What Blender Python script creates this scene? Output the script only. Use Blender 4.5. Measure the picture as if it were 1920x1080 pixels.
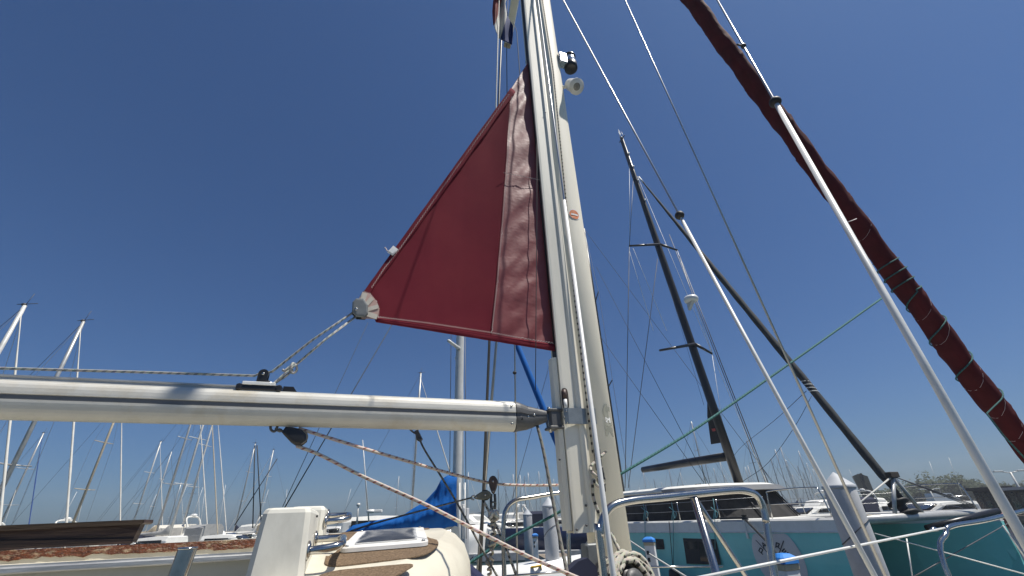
import bpy, math, random
from mathutils import Vector, Matrix, noise
random.seed(7)
R = math.radians
for o in list(bpy.data.objects): bpy.data.objects.remove(o)
sc = bpy.context.scene
COL = sc.collection

# ------------------------------------------------------------------ camera
F = 790.0; PITCH = R(28.7); ROLL = R(-2.5); CAM = Vector((0, 0, 2.2))
cd = bpy.data.cameras.new('camera'); cam = bpy.data.objects.new('camera', cd); COL.objects.link(cam)
cd.sensor_width = 36; cd.lens = 36 * F / 1920; cd.clip_start = 0.05; cd.clip_end = 9000
cam.matrix_world = Matrix.Translation(CAM) @ Matrix.Rotation(R(90) + PITCH, 4, 'X') @ Matrix.Rotation(ROLL, 4, 'Z')
sc.camera = cam
sc.render.resolution_x = 1024; sc.render.resolution_y = 576

# ------------------------------------------------------------------ light
SUN = Vector((0.43, -0.118, 1.0)).normalized()
w = bpy.data.worlds.new('World'); sc.world = w; w.use_nodes = True
nt = w.node_tree; nt.nodes.clear()
sky = nt.nodes.new('ShaderNodeTexSky'); sky.sky_type = 'NISHITA'; sky.sun_disc = False
sky.sun_elevation = math.asin(SUN.z); sky.sun_rotation = math.atan2(SUN.x, SUN.y)
sky.air_density = 1.0; sky.dust_density = 1.3; sky.ozone_density = 3.0; sky.altitude = 0
gm = nt.nodes.new('ShaderNodeGamma'); gm.inputs['Gamma'].default_value = 0.95
hs = nt.nodes.new('ShaderNodeMix'); hs.data_type = 'RGBA'; hs.blend_type = 'MULTIPLY'; hs.inputs['Factor'].default_value = 1.0; hs.inputs['B'].default_value = (0.335, 0.52, 0.765, 1)
bg = nt.nodes.new('ShaderNodeBackground'); bg.inputs['Strength'].default_value = 0.092
wo = nt.nodes.new('ShaderNodeOutputWorld')
nt.links.new(sky.outputs[0], gm.inputs['Color']); nt.links.new(gm.outputs[0], hs.inputs['A']); nt.links.new(hs.outputs['Result'], bg.inputs['Color']); nt.links.new(bg.outputs[0], wo.inputs['Surface'])
sl = bpy.data.lights.new('sun', 'SUN'); sl.energy = 5.0; sl.angle = R(0.53); sl.color = (1.0, 0.95, 0.87)
so = bpy.data.objects.new('sun', sl); COL.objects.link(so); so.rotation_euler = SUN.to_track_quat('Z', 'Y').to_euler(); so.location = (10, -3, 30)
sc.view_settings.view_transform = 'Standard'; sc.view_settings.look = 'None'; sc.view_settings.gamma = 1; sc.view_settings.exposure = 0.25
sc.view_settings.use_curve_mapping = False

# ------------------------------------------------------------------ pixel helpers
def ray(px, py):
    x = (px - 960) / F; y = -(py - 540) / F
    c, s = math.cos(ROLL), math.sin(ROLL); x, y = c * x - s * y, s * x + c * y
    cp, sp = math.cos(PITCH), math.sin(PITCH)
    return Vector((x, cp - y * sp, sp + y * cp))
def atY(px, py, Y): d = ray(px, py); return CAM + d * (Y / d.y)
def atZ(px, py, Z): d = ray(px, py); return CAM + d * ((Z - CAM.z) / d.z)
def atD(px, py, D): d = ray(px, py); return CAM + d * (D / math.hypot(d.x, d.y))
def onPlane(px, py, p0, d):
    n = (-d[1], d[0]); r = ray(px, py)
    return CAM + r * ((n[0] * p0[0] + n[1] * p0[1]) / (n[0] * r.x + n[1] * r.y))

# own boat frame: s forward, p to port (away), z up
TH = R(20); Bv = Vector((math.cos(TH), math.sin(TH), 0)); Pv = Vector((-math.sin(TH), math.cos(TH), 0)); MST = Vector((0.40, 2.56, 0))
def W(s, p, z): return MST + Bv * s + Pv * p + Vector((0, 0, z))
def OP(px, py, p=0.0): q = MST + Pv * p; return onPlane(px, py, (q.x, q.y), (Bv.x, Bv.y))
def toL(P): q = P - MST; return q.dot(Bv), q.dot(Pv), P.z
def onPlane_dir(px, py, p): return OP(px, py, p)

# ------------------------------------------------------------------ materials
MATS = {}
def mat(name, col, rough=0.5, metal=0.0, var=0.12, vscale=6.0, bump=0.0, bscale=40.0, dirt=None, dirt_amt=0.5, dscale=2.5, dthr=0.55, coat=0.0, spec=0.5, trans=0.0, stretch=None, sheen=0.0):
    m = bpy.data.materials.new(name); m.use_nodes = True; n = m.node_tree; b = n.nodes['Principled BSDF']
    b.inputs['Roughness'].default_value = rough; b.inputs['Metallic'].default_value = metal
    b.inputs['Specular IOR Level'].default_value = spec; b.inputs['Coat Weight'].default_value = coat
    b.inputs['Sheen Weight'].default_value = sheen
    tc = n.nodes.new('ShaderNodeTexCoord'); src = tc.outputs['Object']
    if stretch:
        mp = n.nodes.new('ShaderNodeMapping'); mp.inputs['Scale'].default_value = stretch; n.links.new(src, mp.inputs['Vector']); src = mp.outputs[0]
    nz = n.nodes.new('ShaderNodeTexNoise'); nz.inputs['Scale'].default_value = vscale; nz.inputs['Detail'].default_value = 6; nz.inputs['Roughness'].default_value = 0.6
    n.links.new(src, nz.inputs['Vector'])
    mr = n.nodes.new('ShaderNodeMapRange'); mr.inputs['From Min'].default_value = 0.3; mr.inputs['From Max'].default_value = 0.7
    mr.inputs['To Min'].default_value = 1 - var; mr.inputs['To Max'].default_value = 1 + var; n.links.new(nz.outputs['Fac'], mr.inputs['Value'])
    mx = n.nodes.new('ShaderNodeMix'); mx.data_type = 'RGBA'; mx.blend_type = 'MULTIPLY'; mx.inputs['Factor'].default_value = 1
    mx.inputs['A'].default_value = (*col, 1); n.links.new(mr.outputs[0], mx.inputs['B']); out = mx.outputs['Result']
    if dirt:
        n2 = n.nodes.new('ShaderNodeTexNoise'); n2.inputs['Scale'].default_value = dscale; n2.inputs['Detail'].default_value = 9; n2.inputs['Roughness'].default_value = 0.65
        n.links.new(src, n2.inputs['Vector'])
        r2 = n.nodes.new('ShaderNodeMapRange'); r2.inputs['From Min'].default_value = dthr - 0.1; r2.inputs['From Max'].default_value = dthr + 0.1
        r2.inputs['To Max'].default_value = dirt_amt; n.links.new(n2.outputs['Fac'], r2.inputs['Value'])
        m2 = n.nodes.new('ShaderNodeMix'); m2.data_type = 'RGBA'; n.links.new(r2.outputs[0], m2.inputs['Factor']); n.links.new(out, m2.inputs['A']); m2.inputs['B'].default_value = (*dirt, 1); out = m2.outputs['Result']
    n.links.new(out, b.inputs['Base Color'])
    if bump > 0:
        bn = n.nodes.new('ShaderNodeTexNoise'); bn.inputs['Scale'].default_value = bscale; bn.inputs['Detail'].default_value = 4; n.links.new(src, bn.inputs['Vector'])
        bp = n.nodes.new('ShaderNodeBump'); bp.inputs['Strength'].default_value = bump; bp.inputs['Distance'].default_value = 0.01
        n.links.new(bn.outputs['Fac'], bp.inputs['Height']); n.links.new(bp.outputs[0], b.inputs['Normal'])
    if trans > 0:
        tr = n.nodes.new('ShaderNodeBsdfTranslucent'); n.links.new(out, tr.inputs['Color'])
        ms = n.nodes.new('ShaderNodeMixShader'); ms.inputs[0].default_value = trans
        o = n.nodes['Material Output']; n.links.new(b.outputs[0], ms.inputs[1]); n.links.new(tr.outputs[0], ms.inputs[2]); n.links.new(ms.outputs[0], o.inputs['Surface'])
    MATS[name] = m; return m
def rope_mat(name, base, fleck, pitch, fw=0.3, twist=1.0, rough=0.8):
    """braided rope: base colour with spiralling flecks (UV: u metres along, v around)"""
    m = bpy.data.materials.new(name); m.use_nodes = True; n = m.node_tree; b = n.nodes['Principled BSDF']; b.inputs['Roughness'].default_value = rough
    uv = n.nodes.new('ShaderNodeUVMap'); sp = n.nodes.new('ShaderNodeSeparateXYZ'); n.links.new(uv.outputs[0], sp.inputs[0])
    def mth(op, a, bb):
        q = n.nodes.new('ShaderNodeMath'); q.operation = op
        for i, v in ((0, a), (1, bb)):
            if isinstance(v, (int, float)): q.inputs[i].default_value = v
            else: n.links.new(v, q.inputs[i])
        return q.outputs[0]
    k = mth('MULTIPLY', sp.outputs[0], 1 / pitch); t = mth('ADD', k, mth('MULTIPLY', sp.outputs[1], twist)); fr = mth('FRACT', t, 0)
    lt = mth('LESS_THAN', fr, fw)
    k2 = mth('FRACT', mth('MULTIPLY', sp.outputs[1], 2.0), 0); gate = mth('GREATER_THAN', k2, 0.35); f = mth('MULTIPLY', lt, gate)
    strand = mth('FRACT', mth('ADD', mth('MULTIPLY', sp.outputs[0], 4 / pitch), mth('MULTIPLY', sp.outputs[1], -4.0)), 0)
    nz = n.nodes.new('ShaderNodeTexNoise'); nz.inputs['Scale'].default_value = 90; tc = n.nodes.new('ShaderNodeTexCoord'); n.links.new(tc.outputs['Object'], nz.inputs['Vector'])
    mx = n.nodes.new('ShaderNodeMix'); mx.data_type = 'RGBA'; mx.inputs['A'].default_value = (*base, 1); mx.inputs['B'].default_value = (*fleck, 1); n.links.new(f, mx.inputs['Factor'])
    m2 = n.nodes.new('ShaderNodeMix'); m2.data_type = 'RGBA'; m2.blend_type = 'MULTIPLY'; m2.inputs['Factor'].default_value = 0.45; n.links.new(mx.outputs['Result'], m2.inputs['A']); n.links.new(nz.outputs['Color'], m2.inputs['B'])
    n.links.new(m2.outputs['Result'], b.inputs['Base Color'])
    bp = n.nodes.new('ShaderNodeBump'); bp.inputs['Strength'].default_value = 0.6; bp.inputs['Distance'].default_value = 0.003; n.links.new(strand, bp.inputs['Height']); n.links.new(bp.outputs[0], b.inputs['Normal'])
    MATS[name] = m; return m
M = MATS
mat('boom_alu', (0.58, 0.565, 0.51), 0.5, 0.15, 0.06, 9, 0.05, 60, dirt=(0.42, 0.33, 0.18), dirt_amt=0.4, dscale=7, dthr=0.62)
mat('boom_slot', (0.16, 0.16, 0.16), 0.55, 0.2)
mat('mast_cream', (0.80, 0.75, 0.62), 0.62, 0.0, 0.07, 5, 0.04, 80, spec=0.35, dirt=(0.64, 0.60, 0.49), dirt_amt=0.5, dscale=5, dthr=0.56, stretch=(1, 1, 0.3))
mat('mast_alu', (0.74, 0.705, 0.60), 0.55, 0.05, 0.07, 6, 0.04, 90, dirt=(0.60, 0.57, 0.48), dirt_amt=0.5, dscale=4, dthr=0.55, stretch=(1, 1, 0.2))
mat('groove_dark', (0.035, 0.028, 0.025), 0.7)
mat('cast_grey', (0.10, 0.10, 0.10), 0.5, 0.3, 0.2, 20, 0.1, 120)
mat('plate_grey', (0.27, 0.29, 0.29), 0.42, 0.6, 0.15, 14, 0.05, 90, dirt=(0.4, 0.27, 0.14), dirt_amt=0.4, dscale=9, dthr=0.68)
mat('stainless', (0.46, 0.45, 0.43), 0.17, 1.0, 0.08, 30, 0.02, 40, dirt=(0.3, 0.22, 0.16), dirt_amt=0.3, dscale=20, dthr=0.66)
mat('wire', (0.42, 0.42, 0.42), 0.32, 0.9)
mat('wire_dark', (0.10, 0.10, 0.105), 0.5, 0.4)
mat('line_dark', (0.02, 0.025, 0.03), 0.7)
mat('pvc_white', (0.70, 0.70, 0.67), 0.42, 0, 0.05, 8, dirt=(0.5, 0.5, 0.45), dirt_amt=0.4, dscale=12, dthr=0.6)
mat('rubber', (0.018, 0.018, 0.018), 0.6)
mat('black_plastic', (0.014, 0.014, 0.015), 0.38)
mat('grey_plastic', (0.15, 0.16, 0.16), 0.45, 0.1, 0.15, 30)
mat('tufnol', (0.085, 0.055, 0.045), 0.5, 0, 0.3, 40)
mat('block_olive', (0.13, 0.13, 0.105), 0.5, 0, 0.3, 40)
mat('sail_red', (0.150, 0.016, 0.028), 0.9, 0, 0.08, 5, 0.10, 260, dirt=(0.195, 0.028, 0.036), dirt_amt=0.4, dscale=2.2, dthr=0.52, spec=0.12, trans=0.12)
mat('sail_luff', (0.225, 0.045, 0.047), 0.46, 0, 0.14, 4, 0.15, 30, dirt=(0.29, 0.08, 0.075), dirt_amt=0.45, dscale=2.2, dthr=0.52, spec=0.5, trans=0.2, stretch=(1, 1, 1.6))
mat('genoa_red', (0.075, 0.0095, 0.012), 0.8, 0, 0.25, 6, 0.4, 14, dirt=(0.11, 0.02, 0.02), dirt_amt=0.4, dscale=4, spec=0.2)
mat('thread', (0.62, 0.52, 0.50), 0.8)
mat('webbing', (0.56, 0.51, 0.43), 0.85, 0, 0.12, 30, 0.2, 200)
mat('webbing_pink', (0.50, 0.33, 0.28), 0.85, 0, 0.1, 30)
mat('white_tag', (0.72, 0.72, 0.70), 0.6)
mat('flag_red', (0.27, 0.035, 0.035), 0.8, trans=0.3, bump=0.2); mat('flag_white', (0.62, 0.60, 0.55), 0.8, trans=0.3); mat('flag_blue', (0.012, 0.035, 0.16), 0.8, trans=0.3)
mat('gelcoat', (0.62, 0.58, 0.47), 0.42, 0, 0.06, 4, 0.03, 60, dirt=(0.40, 0.36, 0.28), dirt_amt=0.45, dscale=6, dthr=0.60)
mat('gelcoat_box', (0.66, 0.64, 0.56), 0.5, 0, 0.06, 6, 0.03, 60, dirt=(0.44, 0.42, 0.36), dirt_amt=0.5, dscale=9, dthr=0.57, stretch=(1, 1, 0.5))
mat('nonskid', (0.235, 0.165, 0.105), 0.95, 0, 0.45, 160, 0.9, 420, spec=0.2)
mat('wood_dark', (0.030, 0.015, 0.010), 0.55, 0, 0.5, 6, 0.4, 20, dirt=(0.085, 0.05, 0.035), dirt_amt=0.8, dscale=9, dthr=0.58, stretch=(0.5, 0.5, 5))
mat('varnish_peel', (0.115, 0.030, 0.008), 0.4, 0, 0.7, 60, 0.8, 90, dirt=(0.52, 0.42, 0.27), dirt_amt=0.95, dscale=26, dthr=0.63, stretch=(1, 1, 2.4))
mat('alu_track', (0.42, 0.42, 0.41), 0.45, 0.6, 0.2, 12, 0.2, 50, dirt=(0.65, 0.64, 0.6), dirt_amt=0.6, dscale=14, dthr=0.56, stretch=(0.4, 0.4, 3))
mat('white_plastic', (0.70, 0.69, 0.66), 0.45, 0, 0.05, 10, dirt=(0.5, 0.46, 0.38), dirt_amt=0.5, dscale=12, dthr=0.6)
mat('cell_grey', (0.50, 0.50, 0.48), 0.3, 0, 0.25, 18)
mat('cell_dark', (0.035, 0.037, 0.04), 0.35, 0, 0.4, 14, dirt=(0.3, 0.3, 0.3), dirt_amt=0.35, dscale=9, dthr=0.55)
mat('navy_canvas', (0.010, 0.014, 0.055), 0.85, 0, 0.2, 5, 0.3, 30)
mat('blue_cover', (0.004, 0.088, 0.32), 0.8, 0, 0.12, 4, 0.25, 30, spec=0.2)
mat('orange', (0.65, 0.17, 0.035), 0.5); mat('print_white', (0.75, 0.74, 0.7), 0.5); mat('print_grey', (0.26, 0.26, 0.21), 0.6)
mat('lens', (0.20, 0.19, 0.17), 0.12, 0, 0.3, 60); mat('plate_shiny', (0.55, 0.56, 0.58), 0.25, 0.8)
rope_mat('rope_pink', (0.70, 0.60, 0.52), (0.36, 0.14, 0.11), 0.042, 0.26, 1.0)
rope_mat('rope_grey', (0.52, 0.51, 0.46), (0.22, 0.25, 0.26), 0.035, 0.42, 1.0)
rope_mat('rope_fleck', (0.52, 0.49, 0.40), (0.03, 0.03, 0.03), 0.04, 0.35, 0.0)
rope_mat('rope_white', (0.66, 0.65, 0.60), (0.5, 0.5, 0.47), 0.05, 0.3)
rope_mat('rope_teal', (0.022, 0.125, 0.118), (0.05, 0.20, 0.19), 0.03, 0.3)
rope_mat('rope_tan', (0.56, 0.51, 0.42), (0.36, 0.32, 0.25), 0.03, 0.4)
rope_mat('cord_cyan', (0.16, 0.42, 0.46), (0.25, 0.5, 0.52), 0.03, 0.3)
rope_mat('rope_black', (0.012, 0.012, 0.013), (0.03, 0.03, 0.03), 0.03, 0.3)
rope_mat('rope_dull', (0.21, 0.20, 0.17), (0.10, 0.10, 0.09), 0.05, 0.3)
mat('teal_hull', (0.25, 0.72, 0.67), 0.32, 0, 0.06, 1.5, coat=0.2, dirt=(0.22, 0.66, 0.61), dirt_amt=0.4, dscale=1.2)
mat('cat_grey', (0.82, 0.79, 0.74), 0.4, 0, 0.05, 2, dirt=(0.5, 0.48, 0.42), dirt_amt=0.35, dscale=2)
mat('white_hull', (0.72, 0.72, 0.69), 0.35, 0, 0.05, 2, dirt=(0.55, 0.53, 0.47), dirt_amt=0.4, dscale=1.5, dthr=0.6)
mat('white_deck', (0.70, 0.69, 0.64), 0.6, 0, 0.08, 3)
mat('cream_hull', (0.60, 0.55, 0.44), 0.4, 0, 0.08, 2); mat('grey_hull', (0.30, 0.30, 0.28), 0.5, 0, 0.1, 2); mat('navy_hull', (0.012, 0.02, 0.06), 0.3); mat('teal_small', (0.03, 0.30, 0.28), 0.4)
mat('visor_grey', (0.10, 0.105, 0.11), 0.6, 0, 0.1, 4)
mat('mesh_cover', (0.030, 0.030, 0.031), 0.9, 0, 0.35, 2.5, 0.5, 7, spec=0.15, dirt=(0.055, 0.053, 0.05), dirt_amt=0.7, dscale=1.4, dthr=0.5)
mat('dark_glass', (0.012, 0.014, 0.016), 0.08); mat('carbon', (0.009, 0.009, 0.010), 0.35, 0, 0.3, 10); mat('cloth_black', (0.016, 0.017, 0.019), 0.85, 0, 0.3, 3, 0.3, 10)
mat('headsail_grey', (0.030, 0.034, 0.036), 0.85, 0, 0.3, 5, 0.3, 20)
mat('disc_grey', (0.74, 0.68, 0.66), 0.5, 0, 0.04, 4); mat('ink', (0.012, 0.014, 0.03), 0.5)
mat('concrete', (0.40, 0.40, 0.40), 0.85, 0, 0.12, 5, 0.25, 60, dirt=(0.27, 0.26, 0.24), dirt_amt=0.5, dscale=3, dthr=0.56)
mat('pile_grey', (0.46, 0.465, 0.47), 0.7, 0, 0.10, 4, 0.15, 50, dirt=(0.34, 0.345, 0.34), dirt_amt=0.5, dscale=2.2, dthr=0.57)
mat('pile_cap', (0.40, 0.42, 0.44), 0.6, 0, 0.06, 5)
mat('plank', (0.20, 0.165, 0.125), 0.85, 0, 0.35, 5, 0.4, 30, stretch=(6, 1, 1)); mat('plank_b', (0.25, 0.21, 0.165), 0.85, 0, 0.35, 5, 0.4, 30, stretch=(6, 1, 1))
mat('cap_blue', (0.03, 0.20, 0.58), 0.5, 0, 0.06, 8); mat('ped_white', (0.70, 0.70, 0.68), 0.5, 0, 0.05, 8); mat('ped_tan', (0.42, 0.37, 0.26), 0.6); mat('yellow', (0.62, 0.38, 0.03), 0.6)
mat('spar_white', (0.56, 0.56, 0.53), 0.4, 0.1); mat('spar_alu', (0.45, 0.45, 0.43), 0.4, 0.35); mat('spar_tan', (0.42, 0.36, 0.26), 0.6); mat('spar_dark', (0.05, 0.05, 0.055), 0.5)
mat('cover_tan', (0.36, 0.30, 0.21), 0.9); mat('cover_grey', (0.30, 0.30, 0.29), 0.9); mat('cover_navy', (0.012, 0.016, 0.04), 0.9); mat('cover_white', (0.60, 0.57, 0.50), 0.9); mat('cover_red', (0.22, 0.05, 0.04), 0.9)
mat('jib_blue', (0.02, 0.06, 0.22), 0.85); mat('jib_white', (0.60, 0.58, 0.52), 0.85, 0, 0.12, 3)
mat('bark', (0.08, 0.06, 0.045), 0.9, 0, 0.3, 8, 0.5, 20); mat('leaf_a', (0.040, 0.062, 0.022), 0.8, 0, 0.35, 2, trans=0.2); mat('leaf_b', (0.055, 0.075, 0.030), 0.8, 0, 0.35, 2, trans=0.2)
mat('ground', (0.26, 0.23, 0.18), 0.95, 0, 0.2, 0.3); mat('shed_dark', (0.022, 0.023, 0.025), 0.7); mat('shed_roof', (0.38, 0.38, 0.37), 0.7); mat('corten', (0.22, 0.17, 0.105), 0.75, 0, 0.2, 3); mat('corten_dark', (0.04, 0.033, 0.026), 0.8)
mat('pedalo_blue', (0.02, 0.05, 0.19), 0.4); mat('red_paint', (0.35, 0.04, 0.03), 0.5); mat('van_white', (0.62, 0.63, 0.63), 0.35)
def water_mat():
    m = mat('water', (0.020, 0.050, 0.060), 0.06, 0, 0.15, 0.4); n = m.node_tree; b = n.nodes['Principled BSDF']; b.inputs['IOR'].default_value = 1.33
    tc = n.nodes.new('ShaderNodeTexCoord'); a = n.nodes.new('ShaderNodeTexNoise'); a.inputs['Scale'].default_value = 2.2; a.inputs['Detail'].default_value = 5
    mp = n.nodes.new('ShaderNodeMapping'); mp.inputs['Scale'].default_value = (1, 1.7, 1); n.links.new(tc.outputs['Object'], mp.inputs[0]); n.links.new(mp.outputs[0], a.inputs['Vector'])
    bp = n.nodes.new('ShaderNodeBump'); bp.inputs['Strength'].default_value = 0.6; bp.inputs['Distance'].default_value = 0.12; n.links.new(a.outputs['Fac'], bp.inputs['Height']); n.links.new(bp.outputs[0], b.inputs['Normal'])
water_mat()

# ------------------------------------------------------------------ mesh builder
class MB:
    def __init__(s): s.v = []; s.f = []; s.uv = {}; s.sm = []
    def add(s, vs, fs, smooth=False, uvs=None):
        o = len(s.v); s.v += [Vector(x) for x in vs]
        for k, f in enumerate(fs):
            s.f.append(tuple(i + o for i in f)); s.sm.append(smooth)
            if uvs: s.uv[len(s.f) - 1] = uvs[k]
        return s
    def frame(s, c, ax, ay, az, hx, hy, hz, bev=0.0):
        """box centred c with unit axes; chamfered along the edges of its ax/ay outline when bev > 0"""
        c = Vector(c)
        if bev <= 0: pl = [(-hx, -hy), (hx, -hy), (hx, hy), (-hx, hy)]
        else: pl = [(-hx + bev, -hy), (hx - bev, -hy), (hx, -hy + bev), (hx, hy - bev), (hx - bev, hy), (-hx + bev, hy), (-hx, hy - bev), (-hx, -hy + bev)]
        b2 = min(bev, hz * 0.6) if bev > 0 else 0
        if bev <= 0: rings = [(-hz, 1.0, 0), (hz, 1.0, 0)]
        else: rings = [(-hz, 1, b2), (-hz + b2, 1, 0), (hz - b2, 1, 0), (hz, 1, b2)]
        vs = []; n = len(pl)
        for z, _, ins in rings:
            for x, y in pl:
                fx = (abs(x) - ins) * (1 if x > 0 else -1) if abs(x) > ins else 0; fy = (abs(y) - ins) * (1 if y > 0 else -1) if abs(y) > ins else 0
                vs.append(c + ax * fx + ay * fy + az * z)
        fs = [tuple(reversed(range(n)))]
        for r in range(len(rings) - 1):
            for i in range(n): fs.append((r * n + i, r * n + (i + 1) % n, (r + 1) * n + (i + 1) % n, (r + 1) * n + i))
        fs.append(tuple(range((len(rings) - 1) * n, len(rings) * n)))
        return s.add(vs, fs)
    def box(s, c, h, rz=0.0, bev=0.0):
        ax = Vector((math.cos(rz), math.sin(rz), 0)); ay = Vector((-math.sin(rz), math.cos(rz), 0))
        return s.frame(c, ax, ay, Vector((0, 0, 1)), h[0], h[1], h[2], bev)
    def tube(s, pts, r, n=8, cap=True, smooth=True, closed=False):
        pts = [Vector(p) for p in pts]; rs = r if isinstance(r, (list, tuple)) else [r] * len(pts)
        k = len(pts); L = [0.0]
        for i in range(1, k): L.append(L[-1] + (pts[i] - pts[i - 1]).length)
        T = []
        for i in range(k):
            a = pts[(i - 1) % k] if closed else pts[max(i - 1, 0)]; b = pts[(i + 1) % k] if closed else pts[min(i + 1, k - 1)]
            t = (b - a); T.append(t.normalized() if t.length > 1e-9 else Vector((0, 0, 1)))
        up = Vector((0, 0, 1)) if abs(T[0].z) < 0.9 else Vector((1, 0, 0)); nrm = (up - T[0] * up.dot(T[0])).normalized()
        vs = []
        for i in range(k):
            nrm = nrm - T[i] * nrm.dot(T[i]); nrm.normalize(); bn = T[i].cross(nrm)
            for j in range(n):
                a = 2 * math.pi * j / n; vs.append(pts[i] + (nrm * math.cos(a) + bn * math.sin(a)) * rs[i])
        fs = []; uvs = []
        for i in range(k if closed else k - 1):
            i2 = (i + 1) % k; u0 = L[i]; u1 = L[i2] if i2 else L[-1] + (pts[0] - pts[-1]).length
            for j in range(n):
                j2 = (j + 1) % n; fs.append((i * n + j, i * n + j2, i2 * n + j2, i2 * n + j)); uvs.append(((u0, j / n), (u0, (j + 1) / n), (u1, (j + 1) / n), (u1, j / n)))
        if cap and not closed:
            fs.append(tuple(reversed(range(n)))); uvs.append([(0, 0)] * n); fs.append(tuple(range((k - 1) * n, k * n))); uvs.append([(L[-1], 0)] * n)
        return s.add(vs, fs, smooth, uvs)
    def lathe(s, c, prof, n=16, axis=None, smooth=True):
        """prof: list of (radius, distance along axis)"""
        c = Vector(c); az = (Vector(axis) if axis is not None else Vector((0, 0, 1))).normalized()
        ax = az.orthogonal().normalized(); ay = az.cross(ax); vs = []
        for r, h in prof:
            for j in range(n):
                a = 2 * math.pi * j / n; vs.append(c + az * h + (ax * math.cos(a) + ay * math.sin(a)) * r)
        fs = []
        for i in range(len(prof) - 1):
            for j in range(n): fs.append((i * n + j, i * n + (j + 1) % n, (i + 1) * n + (j + 1) % n, (i + 1) * n + j))
        fs.append(tuple(reversed(range(n)))); fs.append(tuple(range((len(prof) - 1) * n, len(prof) * n)))
        return s.add(vs, fs, smooth)
    def prism(s, poly, off):
        """closed outline (3-D points) thickened by vector off"""
        n = len(poly); vs = [Vector(p) for p in poly] + [Vector(p) + off for p in poly]
        fs = [tuple(reversed(range(n))), tuple(range(n, 2 * n))] + [(i, (i + 1) % n, n + (i + 1) % n, n + i) for i in range(n)]
        return s.add(vs, fs)
    def loft(s, rings, cap=True, smooth=True, closed=True):
        n = len(rings[0]); vs = [p for r in rings for p in r]; fs = []
        for i in range(len(rings) - 1):
            for j in range(n if closed else n - 1): fs.append((i * n + j, i * n + (j + 1) % n, (i + 1) * n + (j + 1) % n, (i + 1) * n + j))
        if cap and closed: fs.append(tuple(reversed(range(n)))); fs.append(tuple(range((len(rings) - 1) * n, len(rings) * n)))
        return s.add(vs, fs, smooth)
    def grid(s, fn, nu, nv, smooth=True):
        vs = [fn(i / nu, j / nv) for i in range(nu + 1) for j in range(nv + 1)]
        fs = [(i * (nv + 1) + j, (i + 1) * (nv + 1) + j, (i + 1) * (nv + 1) + j + 1, i * (nv + 1) + j + 1) for i in range(nu) for j in range(nv)]
        uvs = [((i / nu, j / nv), ((i + 1) / nu, j / nv), ((i + 1) / nu, (j + 1) / nv), (i / nu, (j + 1) / nv)) for i in range(nu) for j in range(nv)]
        return s.add(vs, fs, smooth, uvs)
    def mesh(s, name, m):
        me = bpy.data.meshes.new(name); me.from_pydata([tuple(v) for v in s.v], [], s.f); me.materials.append(M[m] if isinstance(m, str) else m)
        me.polygons.foreach_set('use_smooth', s.sm)
        if s.uv:
            ul = me.uv_layers.new(name='UVMap')
            for p in me.polygons:
                if p.index in s.uv:
                    for k, li in enumerate(p.loop_indices): ul.data[li].uv = s.uv[p.index][k]
        me.update(); me.validate(); return me
    def build(s, name, m, parent=None, local=False, solid=0.0):
        ob = bpy.data.objects.new(name, s.mesh(name, m)); COL.objects.link(ob)
        if parent is not None:
            ob.parent = parent
            if not local and parent.parent is None: ob.location = -parent.location
        if solid: md = ob.modifiers.new('thick', 'SOLIDIFY'); md.thickness = solid; md.offset = 0
        return ob
def tag(o, label, cat=None, group=None, kind=None):
    if label: o['label'] = label
    if cat: o['category'] = cat
    if group: o['group'] = group
    if kind: o['kind'] = kind
    return o
def thing(name, loc, label, cat, group=None, rz=0.0):
    o = bpy.data.objects.new(name, None); COL.objects.link(o); o.empty_display_size = 0.2; o.location = loc; o.rotation_euler = (0, 0, rz)
    return tag(o, label, cat, group)
def copy_tree(o, parent=None):
    c = o.copy(); COL.objects.link(c); c.parent = parent
    for ch in o.children: copy_tree(ch, c)
    return c
def curve(pts, n=8):
    """Catmull-Rom through points"""
    P = [Vector(p) for p in pts]; P = [P[0] * 2 - P[1]] + P + [P[-1] * 2 - P[-2]]; out = []
    for i in range(1, len(P) - 2):
        for k in range(n):
            t = k / n; a, b, c, d = P[i - 1], P[i], P[i + 1], P[i + 2]
            out.append(0.5 * ((2 * b) + (c - a) * t + (2 * a - 5 * b + 4 * c - d) * t * t + (3 * b - a - 3 * c + d) * t ** 3))
    out.append(P[-2]); return out
def sag(a, b, d, n=10): a = Vector(a); b = Vector(b); return [a.lerp(b, i / n) - Vector((0, 0, d * 4 * (i / n) * (1 - i / n))) for i in range(n + 1)]
UP = Vector((0, 0, 1))

# ================================================================== SETTING
g = MB(); NR = 40
vs = [Vector((0, 0, 0))]; rad = [6, 20, 60, 160, 420, 1200, 4000, 8000]; fs = []
for r in rad:
    for j in range(48): vs.append(Vector((r * math.cos(j * math.pi / 24), r * math.sin(j * math.pi / 24), 0)))
for j in range(48): fs.append((0, 1 + j, 1 + (j + 1) % 48))
for i in range(len(rad) - 1):
    for j in range(48): fs.append((1 + i * 48 + j, 1 + (i + 1) * 48 + j, 1 + (i + 1) * 48 + (j + 1) % 48, 1 + i * 48 + (j + 1) % 48))
tag(g.add(vs, fs).build('water', 'water'), 'dark green harbour water', kind='structure')
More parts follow.
